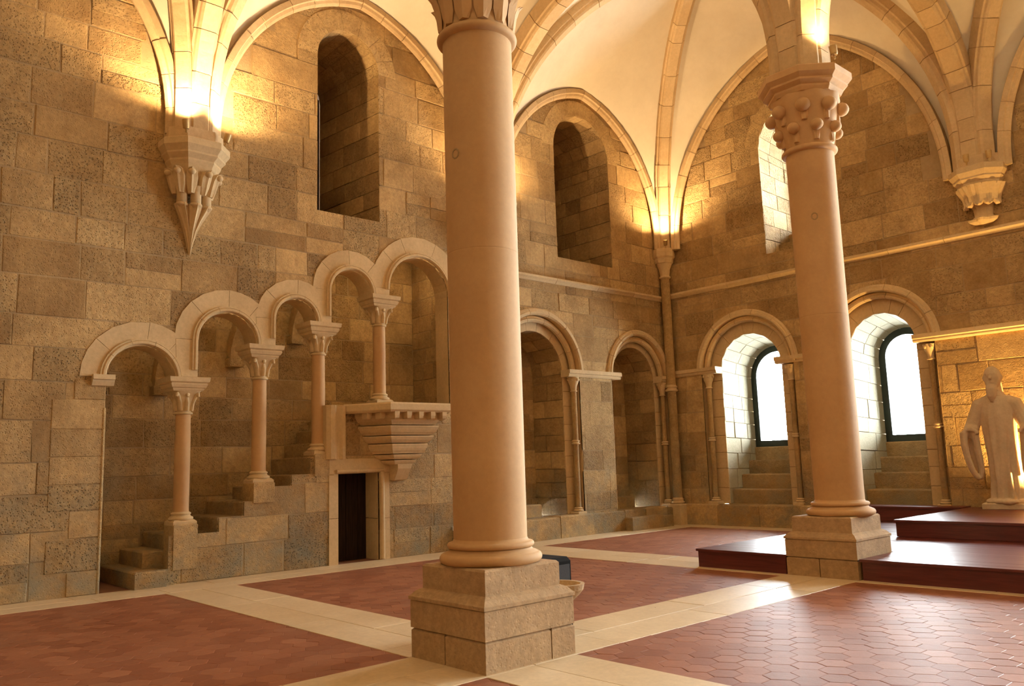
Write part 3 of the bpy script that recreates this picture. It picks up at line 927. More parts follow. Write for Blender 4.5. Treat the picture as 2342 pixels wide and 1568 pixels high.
def trap(p, w0, w1, z):   # wall half width w0, front half width w1, projection p
    return [(0.0, -w0, z), (p, -w1, z), (p, w1, z), (0.0, w0, z)]


g = G(); loft(g, [trap(0.78, 1.10, 0.64, 1.19), trap(0.82, 1.13, 0.67, 1.23), trap(0.82, 1.13, 0.67, 1.33), trap(0.80, 1.11, 0.65, 1.36)], tint=0.75); g.build('ledge', 'dressed', pul)
tiers = [(0.66, 0.90, 0.56, 0.98, 1.19), (0.60, 0.84, 0.53, 0.80, 0.965), (0.52, 0.74, 0.47, 0.66, 0.785), (0.44, 0.62, 0.39, 0.47, 0.645), (0.36, 0.5, 0.31, 0.37, 0.455), (0.28, 0.38, 0.24, 0.28, 0.355)]
for p, w0, w1, z0, z1 in tiers:
    dz = z1 - z0
    g = G(); secs = []
    for f, zz in ((0.86, 0.0), (0.88, 0.12), (0.93, 0.30), (0.97, 0.55), (0.985, 0.72), (0.985, 0.75), (1.0, 0.78), (1.0, 1.0)):
        secs.append(trap(p * f, w0 * f, w1 * f, z0 + dz * zz))
    loft(g, secs, tint=rt(0.5, 0.9)); g.build('corbel_course', 'dressed', pul)
g = G(); secs = []
for p, w, z in ((0.04, 0.12, -0.02), (0.12, 0.17, 0.0), (0.19, 0.17, 0.10), (0.25, 0.18, 0.20), (0.27, 0.20, 0.28)):
    secs.append(trap(p, w, w * 0.8, z))
loft(g, secs, tint=0.7); g.build('bracket_tip', 'dressed', pul)
mods = [(0.73, -0.52 + k * 0.26, 0) for k in range(5)] + [(0.30, -0.82, 1), (0.52, -0.68, 1), (0.30, 0.82, 1), (0.52, 0.68, 1)]
for x, y, q in mods:
    g = G(); secs = []
    for s_, z in ((0.03, 1.07), (0.055, 1.085), (0.07, 1.13), (0.075, 1.20)):
        secs.append([(x - 0.1, y - s_ * 0.7, z), (x + s_, y - s_ * 0.7, z), (x + s_, y + s_ * 0.7, z), (x - 0.1, y + s_ * 0.7, z)])
    loft(g, secs, tint=0.7); g.build('modillion', 'dressed', pul, center=True)

# ================================================================== FAR WALL
W1 = (2.21, 0.81, 1.24, 3.71); W2 = (5.37, 0.69, 1.14, 3.83)
UW = (3.84, 0.86, 8.85, 6.28)
SILL = 0.50
regs = courses(0.0, 14.6, 0.0, 11.6, (0.36, 0.55), (0.5, 1.0),
               keep=lambda u, z, h: z < lunette_top(u, [(0, 7.64), (7.64, 14.5)], 'wf') + 0.05 and (u < 9.4 or z < 0))
for uc, r0, r1, sp in (W1, W2): regs.append(VOID(arch_poly(uc, r1, sp, SILL)))
regs.append(VOID(arch_poly(*UW))); regs += ring_polys(UW[0], UW[1], 1.2, UW[2], 9, mat='wall', tint=0.85)
FARW = [(9.95, 0.9, 4.0, 1.8), (12.7, 0.9, 4.0, 1.8), (16.7, 1.1, 4.2, 1.0), (19.7, 1.1, 4.2, 1.0), (11.1, 1.1, 8.85, 6.2), (18.2, 1.1, 8.85, 6.2)]
for w in FARW: regs.append(VOID(arch_poly(*w)))
wall_far = masonry([(-0.0, -0.2), (XR, -0.2), (XR, ROOF), (0, ROOF)], regs, FWM, 'wall_far')


def window(n, back, depth_all, wmap, portal=True):
    """framed pane standing at the back of its opening."""
    uc, r, sp, z0 = back
    fw = 0.15 if n < 5 else 0.10
    prof = lambda k: [(uc - (r - k), z0 + k)] + [(uc - (r - k) * cos(PI * i / 16), sp + (r - k) * sin(PI * i / 16)) for i in range(17)] + [(uc + (r - k), z0 + k)]
    A, B = prof(0.0), prof(fw)
    secs = []
    for pr, h in ((A, 0.0), (A, 0.05), (B, 0.05), (B, 0.0)):
        secs.append([wmap(u, z, h - depth_all) for u, z in pr])
    g = G(); loft(g, secs + [secs[0]], cap=False, closed=True)
    fo = g.build('window_%d' % n, 'iron', kind='structure')
    g = G(); P = prof(fw - 0.01); g.add([wmap(u, z, 0.02 - depth_all) for u, z in P], [tuple(range(len(P)))], 0.5)
    g.build('pane', 'glass', fo)
    if portal:
        li = bpy.data.lights.new('daylight_portal', 'AREA'); li.shape = 'RECTANGLE'; li.size = 2 * r; li.size_y = sp + r - z0
        li.cycles.is_portal = True
        lo = bpy.data.objects.new('daylight_portal', li); COL.objects.link(lo)
        c = Vector(wmap(uc, (z0 + sp + r) / 2, -depth_all - 0.06)); nn = Vector(wmap(0, 0, 1)) - Vector(wmap(0, 0, 0))
        lo.matrix_world = Matrix.Translation(c) @ nn.to_track_quat('-Z', 'Z').to_matrix().to_4x4()
    return fo


D_O, D_W = 0.22, 1.25
for n, Wn in ((1, W1), (2, W2)):
    uc, r0, r1, sp = Wn
    bk = (uc + 0.0, r0 - 0.06, sp - 0.14, SILL)
    wo = window(n, (uc, r0 - 0.06, sp - 0.14, 1.83), D_O + D_W, FWM)
    niche(wo, FWM, Wn, SILL, D_O, D_W, back=bk, sides=('l', 'r', 't'), rmat='reveal')
    # stepped sill blocks climbing to the pane
    for k, (yy, zt) in enumerate([(FW + 0.32, 0.84), (FW + 0.74, 1.18), (FW + 1.06, 1.51), (FW + 1.38, 1.83)]):
        y1 = FW + 1.55
        g = G(); box(g, uc - r0 + 0.02, uc + r0 - 0.02, yy, y1, SILL if k == 0 else zt - 0.36, zt, 0.025, rt(0.1, 0.6)); g.build('sill_step', 'wall', wo, center=True)
    g = G(); box(g, uc - r0 - 0.05, uc + r0 + 0.05, FW, FW + 1.6, 0.3, SILL); g.build('sill_base', 'wall', wo, center=True)
wo = window(5, (3.84, 0.78, 8.7, 6.9), 1.4, FWM)
tunnel(wo, FWM, UW, (3.84, 0.79, 8.7, 6.3), 1.42, sides=('l', 'r', 't'), mat='wall')
for k, (yy, zt) in enumerate([(FW + 0.55, 6.6), (FW + 1.0, 6.9)]):
    g = G(); box(g, 3.95 - 0.95, 3.95 + 0.95, yy, FW + 1.6, 6.2, zt, 0.02, rt(0.1, 0.6)); g.build('sill_step', 'wall', wo, center=True)
for n, w in enumerate(FARW):
    fo = window(6 + n, (w[0], w[1] - 0.05, w[2], w[3]), 1.0, FWM)
    g = G(); ap = arch_poly(*w); loft(g, [[FWM(u, z, 0.0) for u, z in ap], [FWM(u, z, -1.05) for u, z in ap]], cap=False, closed=True, tint=0.6); g.build('lining', 'wall', fo)

# bench along the far wall
x = 0.12
while x < 9.3:
    w_ = random.uniform(0.8, 1.25)
    stone_block(wall_far, 'bench_stone', 'wall', x, x + w_ - 0.012, FW - 0.14 + random.uniform(-0.01, 0.01), FW + 0.3, 0.0, SILL + random.uniform(-0.015, 0.015), 0.025)
    x += w_


# ------------------------------------------------------------------ engaged shafts
def shaft(loc, zb, zr, zc, zt, label, r=0.062, ring=True, nrm=(0, -1), short=False):
    x, y = loc
    t = thing('wall_shaft', label, 'column', (x, y, zb))
    g = G(); box(g, -0.13, 0.13, -0.13, 0.13, 0, 0.07, 0.015, 0.5); lathe(g, [(0.12, 0.07)] + torus_prof(0.115, 0.09, 0.04) + [(0.09, 0.12)] + torus_prof(0.095, 0.14, 0.03) + [(r, 0.165)], 16); g.build('base', 'dressed', t)
    g = G(); lathe(g, [(r, 0.15), (r, zc - zb)], 16, tint=0.3); g.build('shaft', 'wall', t)
    if ring:
        g = G(); lathe(g, [(r, zr - zb - 0.05)] + torus_prof(r + 0.035, zr - zb - 0.03, 0.04) + [(r + 0.015, zr - zb)] + torus_prof(r + 0.03, zr - zb + 0.025, 0.035) + [(r, zr - zb + 0.05)], 16, tint=0.4); g.build('shaft_ring', 'dressed', t)
    g = G(); lathe(g, torus_prof(r + 0.025, zc - zb, 0.03) + [(r + 0.005, zc - zb + 0.03), (r + 0.02, zc - zb + 0.12), (r + 0.055, zc - zb + 0.2), (r + 0.075, zt - zb)], 16, tint=0.4); cap = g.build('capital', 'dressed', t)
    for q in range(6):
        a = q * PI / 3
        g = G(); ball(g, ((r + 0.06) * cos(a), (r + 0.06) * sin(a), zt - zb - 0.06), 0.035, 8, 5); g.build('leaf', 'dressed', cap)
    return t


def impost(parent, wmap, u0, u1, z, h0=-0.2, h1=0.09):
    g = G(); straight(g, wmap, u0, u1, z, [(-0.08, h0), (-0.08, h1 - 0.05), (-0.05, h1 - 0.03), (-0.02, h1 - 0.03), (0.0, h1), (0.08, h1), (0.08, h0)], 0.7)
    return g.build('impost', 'dressed', parent, center=True)


dS = -0.07
shaft((dS, N1[0] + N1[2] - 0.13), BZ, 2.05, 3.2, 3.52, 'slender shaft on the right side of the niche next to the big column')
impost(wall_left, LW, N1[0] + N1[1] - 0.05, N2[0] - N2[1] + 0.03, 3.60)
shaft((dS, N2[0] + N2[2] - 0.12), BZ, 2.0, 3.2, 3.52, 'slender shaft left of the taller corner shaft, by the second niche')
impost(wall_left, LW, N2[0] + N2[1] - 0.02, FW - 0.02, 3.60)
sF = FW + 0.07
shaft((W1[0] - W1[2] + 0.13, sF), SILL, 2.05, 3.3, 3.64, 'slender shaft on the left side of the left bright window')
impost(wall_far, FWM, 0.05, W1[0] - W1[1] + 0.02, 3.72)
shaft((W1[0] + W1[2] - 0.13, sF), SILL, 2.05, 3.3, 3.64, 'slender shaft between the left bright window and the far column')
impost(wall_far, FWM, W1[0] + W1[1] - 0.02, W2[0] - W2[1] + 0.02, 3.76)
shaft((W2[0] - W2[2] + 0.13, sF), SILL, 2.1, 3.4, 3.7, 'slender shaft just behind the far column')
shaft((W2[0] + W2[2] - 0.13, sF), SILL, 2.1, 3.42, 3.72, 'slender shaft right of the second bright window, near the statue')
impost(wall_far, FWM, W2[0] + W2[1] + 0.05, 9.3, 3.85, h1=0.13)
# tall corner shaft
cs = thing('corner_shaft', 'tall round shaft in the corner between the two walls', 'column', (0.17, FW - 0.2, 0))
g = G(); box(g, -0.16, 0.2, -0.2, 0.16, 0, 0.5, 0.02, 0.4); lathe(g, [(0.17, 0.5)] + torus_prof(0.165, 0.54, 0.06) + [(0.13, 0.58)] + torus_prof(0.145, 0.61, 0.04) + [(0.115, 0.66)], 20); g.build('base', 'dressed', cs)
g = G(); lathe(g, [(0.115, 0.6), (0.115, 6.3)], 20, tint=0.4); g.build('shaft', 'wall', cs)
g = G(); lathe(g, [(0.115, 3.28)] + torus_prof(0.16, 3.31, 0.06) + [(0.13, 3.36)] + torus_prof(0.15, 3.4, 0.05) + [(0.115, 3.45)], 20); g.build('shaft_ring', 'dressed', cs)
g = G(); lathe(g, torus_prof(0.15, 6.22, 0.05) + [(0.12, 6.26), (0.14, 6.42), (0.21, 6.60)], 20); g.build('capital', 'dressed', cs)
g = G(); lathe(g, [(0.23, 6.58), (0.25, 6.66), (0.25, 6.7), (0.29, 6.74), (0.29, 6.86), (0.27, 6.95)], 8, smooth=False); g.build('abacus', 'dressed', cs)


# ------------------------------------------------------------------ wall corbels
def corbel(label, loc, wmap_n, tang, style, s=1.0):
    t = thing('corbel', label, 'corbel', loc)
    nrm = Vector(wmap_n); tg = Vector(tang)
    def sec(p, w, z):
        return [tuple(nrm * a + tg * b + Vector((0, 0, z))) for a, b in ((0, -w), (p * 0.5, -w), (p, -w * 0.5), (p, w * 0.5), (p * 0.5, w), (0, w))]
    g = G(); loft(g, [sec(0.42 * s, 0.44 * s, -0.06), sec(0.42 * s, 0.44 * s, 0.18)], tint=0.6); g.build('springer_block', 'rib', t)
    g = G(); loft(g, [sec(0.40 * s, 0.38 * s, -0.42), sec(0.43 * s, 0.41 * s, -0.36), sec(0.43 * s, 0.41 * s, -0.33), sec(0.50 * s, 0.47 * s, -0.26), sec(0.50 * s, 0.47 * s, -0.23), sec(0.56 * s, 0.53 * s, -0.14), sec(0.56 * s, 0.53 * s, -0.04), sec(0.53 * s, 0.50 * s, -0.02)], tint=0.6); g.build('abacus', 'dressed', t)
    if style == 'tail':
        g = G(); loft(g, [sec(0.25, 0.26, -0.84), sec(0.29, 0.29, -0.74), sec(0.34, 0.33, -0.60), sec(0.40, 0.38, -0.42)], tint=0.5); cap = g.build('capital', 'dressed', t)
        for a, b in ((0.30, -0.30), (0.37, -0.12), (0.37, 0.12), (0.30, 0.30), (0.12, -0.36), (0.12, 0.36)):
            c = nrm * a + tg * b
            cn = c.normalized(); sd = Vector((0, 0, 1)).cross(cn)
            secs = []
            for f, z, w in ((0.78, -0.86, 0.05), (0.88, -0.74, 0.085), (0.97, -0.62, 0.10), (1.08, -0.52, 0.085), (1.18, -0.49, 0.05)):
                secs.append([tuple(c * f + cn * o_ + sd * (w * u_) + Vector((0, 0, z))) for u_, o_ in ((-1, -0.05), (-0.85, 0.015), (-0.3, 0.03), (0, 0.05), (0.3, 0.03), (0.85, 0.015), (1, -0.05))])
            g = G(); loft(g, secs, tint=0.6)
            q = c * 1.12; ball(g, (q.x, q.y, -0.545), 0.06, 10, 6, (1, 1, 0.85))
            g.build('leaf', 'dressed', cap)
        for b in (-0.19, 0.0, 0.19):
            c = nrm * (0.24 if b == 0 else 0.17) + tg * b
            g = G(); lathe(g, [(0.05, -1.08)] + torus_prof(0.098, -1.03, 0.05) + [(0.082, -1.00), (0.082, -0.84), (0.10, -0.80), (0.12, -0.74)], 14, (c.x, c.y)); g.build('colonnette_stub', 'dressed', t)
        # three hollow flutes running down to one point
        for b, a in ((-0.19, 0.17), (0.0, 0.24), (0.19, 0.17)):
            g = G(); secs = []
            for f, z in ((0.0, -1.80), (0.14, -1.62), (0.34, -1.42), (0.62, -1.24), (0.88, -1.10), (1.0, -1.02)):
                cx = nrm * (0.03 + (a - 0.03) * f) + tg * (b * f ** 1.2)
                w = 0.012 + 0.092 * f
                secs.append([tuple(cx + nrm * (w * q) + tg * (w * p) + Vector((0, 0, z))) for p, q in ((-1, -0.6), (-0.95, 0.25), (-0.45, 0.35), (0, 1.05), (0.45, 0.35), (0.95, 0.25), (1, -0.6))])
            loft(g, secs, tint=0.7); g.build('tail_flute', 'dressed', t)
        g = G(); loft(g, [[tuple(nrm * (0.16 * f * q) + tg * (0.26 * f * p) + Vector((0, 0, z))) for p, q in ((-1, 0), (-0.6, 1), (0.6, 1), (1, 0))] for f, z in ((0.05, -1.78), (0.4, -1.40), (1.0, -1.0))], tint=0.5); g.build('tail_core', 'dressed', t)
    else:
        g = G(); loft(g, [sec(0.13, 0.15, -0.97), sec(0.15, 0.17, -0.80), sec(0.24, 0.26, -0.60), sec(0.38, 0.37, -0.38)], tint=0.5); cap = g.build('capital', 'dressed', t)
        for ang in (-1.25, -0.62, 0.0, 0.62, 1.25):
            rd = nrm * cos(ang) + tg * sin(ang); sd = tg * cos(ang) - nrm * sin(ang)
            secs = []
            for z, w, rr in ((-0.38, 0.14, 0.42), (-0.48, 0.15, 0.37), (-0.58, 0.14, 0.32), (-0.68, 0.11, 0.30), (-0.75, 0.065, 0.32), (-0.775, 0.01, 0.31)):
                secs.append([tuple(rd * (rr + o_) + sd * (w * u_) + Vector((0, 0, z))) for u_, o_ in ((-1, -0.06), (-0.9, 0.0), (-0.4, 0.03), (0, 0.012), (0.4, 0.03), (0.9, 0.0), (1, -0.06))])
            g = G(); loft(g, secs, tint=0.7); g.build('leaf', 'dressed', cap)
        # flower shaped foot
        g = G(); secs = []
        for z, r in ((-1.12, 0.05), (-1.10, 0.16), (-1.05, 0.24), (-1.01, 0.26), (-0.99, 0.20), (-0.95, 0.16)):
            row = []
            for j in range(21):
                a = -PI / 2 + PI * j / 20
                rr = r * (1 + 0.16 * cos(a * 6))
                row.append(tuple(nrm * rr * cos(a) + tg * rr * sin(a) + Vector((0, 0, z))))
            secs.append(row)
        loft(g, secs, tint=0.5); g.build('foot_flower', 'dressed', t)
    return t


corbel('lamp-lit stone corbel with three stubs and a pointed tail on left wall', (0, 4.86, 6.86), (1, 0, 0), (0, 1, 0), 'tail')
corbel('stone corbel behind the big near column, between the tall niches', (0, 11.1, 6.86), (1, 0, 0), (0, 1, 0), 'tail')
corbel('leafy stone corbel with a flower foot high above the statue', (7.66, FW, 6.98), (0, -1, 0), (1, 0, 0), 'leaf', 0.92)


# ------------------------------------------------------------------ big columns
def octo(r, z, c=(0, 0), rot=PI / 8):
    return [(c[0] + r * cos(rot + k * PI / 4), c[1] + r * sin(rot + k * PI / 4), z) for k in range(8)]


def sqr(w, z, c=(0, 0)):
    return [(c[0] - w, c[1] - w, z), (c[0] + w, c[1] - w, z), (c[0] + w, c[1] + w, z), (c[0] - w, c[1] + w, z)]


def big_column(label, loc, r0, r1, zast, crockets, pc=(0, 0), zsh=0.97):
    t = thing('stone_column', label, 'column', (*loc, 0))
    wl, wu = 0.505, 0.425
    z1, z2, z3, z4 = 0.255, 0.49, 0.585, 0.79
    px, py = pc
    # lower course: two blocks a side, split along the middle
    core = G(); loft(core, [sqr(wl - 0.03, 0, pc), sqr(wl - 0.03, z2, pc)], tint=0.4); pl = core.build('plinth', 'plinth', t)
    for a0, a1, b0, b1 in ((-wl, -0.03, -wl, -0.1), (-0.02, wl, -wl, 0.22), (-wl, 0.1, -0.09, wl), (0.11, wl, 0.23, wl)):
        e = random.uniform(-0.008, 0.006)
        g = G(); box(g, px + a0 - e, px + a1 + (e if a1 == wl else 0), py + b0 - (e if b0 == -wl else 0), py + b1 + (e if b1 == wl else 0), 0.0, z1 - 0.006, 0.018, rt(0.1, 0.5)); g.build('plinth_stone', 'plinth', pl)
    for a0, a1 in ((-wl, wl),):
        g = G(); box(g, px - wl, px + wl, py - wl, py + wl, z1, z2, 0.01, 0.6); g.build('plinth_stone', 'plinth', pl)
    g = G(); loft(g, [sqr(wl + 0.012, z2, pc), sqr(wl + 0.012, z2 + 0.028, pc), sqr(wl - 0.005, z2 + 0.04, pc), sqr(wl - 0.03, z2 + 0.07, pc), sqr(wu + 0.02, z3 - 0.008, pc), sqr(wu, z3, pc)], tint=0.6); g.build('plinth_moulding', 'plinth', pl)
    g = G(); box(g, px - wu, px + wu, py - wu, py + wu, z3, z4, 0.018, 0.65); g.build('plinth_stone', 'plinth', pl)
    g = G(); lathe(g, [(0.40, z4 - 0.01)] + torus_prof(0.452, z4 + 0.045, 0.09, 9) + [(0.405, z4 + 0.095), (0.375, z4 + 0.105), (0.362, z4 + 0.12), (0.36, z4 + 0.135)] + torus_prof(0.385, z4 + 0.155, 0.05, 7) + [(r0 + 0.012, z4 + 0.185), (r0, z4 + 0.21)], 48, tint=0.6); g.build('base', 'column', t)
    # shaft of three drums
    cuts = [z4 + 0.2, 3.55, zast]
    for a, b in zip(cuts, cuts[1:]):
        f = lambda z: r0 + (r1 - r0) * (z - 1) / (zast - 1)
        g = G(); lathe(g, [(f(a) - 0.002, a), (f(a), a + 0.004), (f(a), a + 0.012), (f(a), a + 0.03)] + [(f(a + (b - a) * k / 4), a + (b - a) * k / 4) for k in (1, 2, 3)] + [(f(b), b - 0.03), (f(b), b - 0.012), (f(b), b - 0.004), (f(b) - 0.002, b)], 48, tint=0.5); g.build('shaft_drum', 'column', t)
    g = G(); lathe(g, [(r1, zast - 0.01)] + torus_prof(r1 + 0.055, zast + 0.035, 0.08, 9) + [(r1 + 0.01, zast + 0.085)], 48, tint=0.5); g.build('astragal', 'column', t)
    za = zast + 0.08; zt = za + 0.74
    g = G(); secs = []
    for k in range(9):
        s = k / 8; z = za + (zt - za) * s
        row = []
        for j in range(32):
            a = 2 * PI * j / 32
            oc = cos(PI / 8) / cos(((a - PI / 8 + PI / 8) % (PI / 4)) - PI / 8)
            rr = (r1 + 0.005) + 0.17 * s ** (0.95 if crockets else 2.0)
            row.append((rr * (1 + (oc - 1) * s) * cos(a), rr * (1 + (oc - 1) * s) * sin(a), z))
        secs.append(row)
    loft(g, secs, tint=0.5, smooth=True); cap = g.build('capital', 'column', t)
    if crockets:
        for row, (zz, rr, rad, ph) in enumerate(((za + 0.24, r1 + 0.085, 0.088, 0), (za + 0.53, r1 + 0.15, 0.105, PI / 8))):
            for q in range(8):
                a = q * PI / 4 + ph
                g = G(); ball(g, (rr * cos(a), rr * sin(a), zz), rad, 12, 8, (1, 1, 0.95))
                tn = Vector((-sin(a), cos(a), 0)); rd = Vector((cos(a), sin(a), 0))
                loft(g, [[tuple(rd * (rr - 0.05 + o_) + tn * (w_ * u_) + Vector((0, 0, zz + dz_))) for u_, o_ in ((-1, -0.05), (-0.5, 0.012), (0, 0.022), (0.5, 0.012), (1, -0.05))] for dz_, w_ in ((-0.20, 0.05), (-0.10, 0.085), (0.0, 0.095), (0.07, 0.06))], tint=0.55)
                g.build('crocket', 'column', cap)
    else:
        for row, (zz, rr, nl, ph, hh) in enumerate(((za + 0.02, r1 + 0.012, 12, 0, 0.34), (za + 0.32, r1 + 0.03, 12, PI / 12, 0.36))):
            for q in range(nl):
                a = q * 2 * PI / nl + ph
                tn = Vector((-sin(a), cos(a), 0)); rd = Vector((cos(a), sin(a), 0))
                secs = []
                for s, w, o in ((0, 0.05, 0.0), (0.3, 0.085, 0.012), (0.6, 0.09, 0.03), (0.85, 0.06, 0.06), (1.0, 0.012, 0.10)):
                    rr2 = rr + o + 0.05 * row * s
                    z = zz + hh * s
                    secs.append([tuple(rd * rr2 * 0.985 - tn * w + Vector((0, 0, z))), tuple(rd * (rr2 + 0.012) - tn * w * 0.5 + Vector((0, 0, z))), tuple(rd * (rr2 + 0.03) + Vector((0, 0, z))), tuple(rd * (rr2 + 0.012) + tn * w * 0.5 + Vector((0, 0, z))), tuple(rd * rr2 * 0.985 + tn * w + Vector((0, 0, z)))])
                g = G(); loft(g, secs, tint=0.6); g.build('leaf', 'column', cap)
    g = G(); loft(g, [octo(0.50, zt), octo(0.53, zt + 0.05), octo(0.53, zt + 0.08), octo(0.60, zt + 0.13), octo(0.60, zt + 0.16), octo(0.665, zt + 0.22), octo(0.665, zt + 0.31), octo(0.64, zt + 0.33)], tint=0.6); g.build('abacus', 'column', t)
    return t


def hole_spot(t, x, y, r, ang, z, w):
    g = G(); rd = Vector((cos(ang), sin(ang), 0)); tn = Vector((-sin(ang), cos(ang), 0))
    loft(g, [[tuple(rd * (r + o_) + tn * (w * k_ * cos(q * PI / 5)) + Vector((0, 0, z + w * k_ * 1.15 * sin(q * PI / 5)))) for q in range(10)] for o_, k_ in ((-0.02, 1.0), (0.003, 1.0), (0.005, 0.75), (-0.004, 0.6))], tint=0.2)
    g.build('hole_disc', 'mortar', t)  # dark hole in the shaft, put in as a mortar-coloured disc


ca = big_column('big round column standing nearest, its capital cut by the top edge', (7.215, 4.85), 0.325, 0.33, 5.62, False, (-0.01, -0.0))
hole_spot(ca, 0, 0, 0.328, -1.45, 4.45, 0.045)
cb = big_column('far round column with knobbly capital and octagonal abacus, beside the red platform', (7.30, 11.13), 0.325, 0.335, 5.95, True, (-0.07, -0.02))
hole_spot(cb, 0, 0, 0.333, -1.12, 4.95, 0.05)
# springing blocks of the ribs over the two columns
for (x, y, z0) in ((7.3, 11.13, 7.1), (7.215, 4.85, 6.75)):
    g = G(); loft(g, [octo(0.36, z0 - 0.05, (x, y)), octo(0.36, z0 + 0.6, (x, y)), octo(0.34, z0 + 1.2, (x, y)), octo(0.2, z0 + 1.9, (x, y))], tint=0.6); g.build('springing_block', 'rib', ceiling)

# stoup on the near plinth
st = thing('stone_basin', 'small shallow stone basin jutting from the near column plinth', 'basin', (7.42, 5.5, 0.40))
g = G(); n = 24; secs = []
for r, z in ((0.10, 0.0), (0.15, 0.05), (0.19, 0.10), (0.20, 0.15), (0.165, 0.15), (0.14, 0.11), (0.08, 0.09)):
    secs.append([(r * 1.15 * cos(2 * PI * j / n), r * sin(2 * PI * j / n), z) for j in range(n)])
loft(g, secs, smooth=False); g.build('bowl', 'plinth', st)
g = G(); box(g, -0.10, 0.10, -0.16, -0.05, -0.06, 0.13, 0.01); g.build('neck', 'plinth', st)
# black loudspeaker behind the near column
sp = thing('loudspeaker', 'black box loudspeaker standing on the floor behind the near column', 'speaker', (6.76, 5.78, 0))
g = G(); loft(g, [[(x, y, z) for x, y in ((-0.19, -0.33), (0.20, -0.33), (0.20, 0.33), (-0.19, 0.33))] for z in (0.03, 0.66)] + [[(x, y, 0.70) for x, y in ((-0.165, -0.305), (0.175, -0.305), (0.175, 0.305), (-0.165, 0.305))]]); g.build('cabinet', 'black', sp)
g = G(); box(g, 0.20, 0.215, -0.30, 0.30, 0.07, 0.63); g.build('grille', 'cloth', sp)
for a in (-0.14, 0.16):
    for b in (-0.27, 0.27):
        g = G(); lathe(g, [(0.025, 0.0), (0.025, 0.035)], 10, (a, b)); g.build('foot', 'black', sp)
g = G(); box(g, 0.0, 0.012, 0, 0.085, 0, 0.085); so = g.build('wall_socket', 'white')
so.location = (0.03, 10.03, 0.38); so['label'] = 'tiny white socket plate low on left wall beside the near column'; so['category'] = 'socket'

# ================================================================== FLOOR
g = G(); box(g, -1.6, XR + 0.4, YB - 0.4, FW + 1.7, -0.3, -0.0045); floor = g.build('floor', 'grout', kind='structure')
SX = [(6.70, 7.74)]
SYS = [(4.32, 5.34), (10.48, 11.6)]
slabs = []


def slab(x0, x1, y0, y1):
    s = G(); e = 0.003; zt = 0.004 + random.uniform(-0.0015, 0.0015)
    secs = [[(x0 + k, y0 + k, z), (x1 - k, y0 + k, z), (x1 - k, y1 - k, z), (x0 + k, y1 - k, z)] for z, k in ((-0.06, e), (zt - 0.004, e), (zt, e + 0.004))]
    loft(s, secs, tint=rt(0.0, 1.0)); slabs.append(s)


def strip(x0, x1, y0, y1, along):
    rows = 2
    for r in range(rows):
        f0, f1 = r / rows, (r + 1) / rows
        if along == 'y':
            a0, a1 = x0 + (x1 - x0) * f0, x0 + (x1 - x0) * f1; u, ue = y0, y1
        else:
            a0, a1 = y0 + (y1 - y0) * f0, y0 + (y1 - y0) * f1; u, ue = x0, x1
        while u < ue - 0.02:
            w = random.uniform(0.9, 1.9); w = w if ue - u - w > 0.4 else ue - u
            if along == 'y': slab(a0, a1, u, u + w)
            else: slab(u, u + w, a0, a1)
            u += w


strip(6.70, 7.74, -2.0, 16.5, 'y')
for y0, y1 in SYS:
    strip(0.87, 6.70, y0, y1, 'x'); strip(7.74, 14.0, y0, y1, 'x')
strip(0.0, 0.87, -2.0, 17.2, 'y')
strip(0.87, 14.0, 16.5, 17.2, 'x')
emit_stones(slabs, floor, 'slab', 'paving_slab')
tiles = []
HX = 0.118      # half flat-to-flat


def hexes(x0, x1, y0, y1):
    R = HX / cos(PI / 6); j = 0; y = y0 - R
    while y < y1 + R:
        x = x0 - HX + (HX if j % 2 else 0)
        while x < x1 + HX:
            if x0 - HX * 0.8 < x < x1 + HX * 0.8 and y0 - R * 0.7 < y < y1 + R * 0.7: tiles.append((x, y))
            x += 2 * HX
        y += 1.5 * R; j += 1


for x0, x1 in ((0.87, 6.70), (7.74, 14.0)):
    for y0, y1 in ((-2.0, 4.32), (5.34, 10.48), (11.6, 16.5)):
        hexes(x0, x1, y0, y1)


def hexgeo(c, rt_, tilt=(0, 0), dz=0.0, tint=0.5):
    g = G(); R = HX / cos(PI / 6) - 0.0005; secs = []
    for z, k in ((-0.02, 0.0), (-0.002, 0.0), (0.0, 0.005)):
        row = []
        for q in range(6):
            a = PI / 6 + q * PI / 3
            x, y = (R - k) * cos(a), (R - k) * sin(a)
            row.append((c[0] + x, c[1] + y, z + dz + (x * tilt[0] + y * tilt[1] if z > -0.015 else 0)))
        secs.append(row)
    loft(g, secs, tint=tint); return g


def tile_vis(p):
    d = Vector((p[0], p[1], 0)) - CAMP; z = d.dot(_D)
    if z < 0.5 or abs(d.dot(_R) / z) > 0.62 or d.dot(_U) / z < -0.42: return 1e6 + d.length
    return d.length


tiles.sort(key=tile_vis)
var = []
for k in range(24):
    g = hexgeo((0, 0), 0, (random.gauss(0, 0.007), random.gauss(0, 0.007)), random.uniform(-0.0008, 0.0006), (k + 0.5) / 24)
    var.append(g.mesh('hexagonal_tile', 'tile'))
for x, y in tiles[:300]:
    o = bpy.data.objects.new('hexagonal_tile', random.choice(var)); COL.objects.link(o)
    o.location = (x, y, 0); o.rotation_euler = (0, 0, random.randrange(6) * PI / 3); o.parent = floor
rest = G()
for x, y in tiles[300:]:
    rest.merge(hexgeo((x, y), 0, (random.gauss(0, 0.007), random.gauss(0, 0.007)), random.uniform(-0.0008, 0.0006), rt(0.0, 1.0)))
rest.build('hexagonal_tiling', 'tile', floor, kind='stuff')

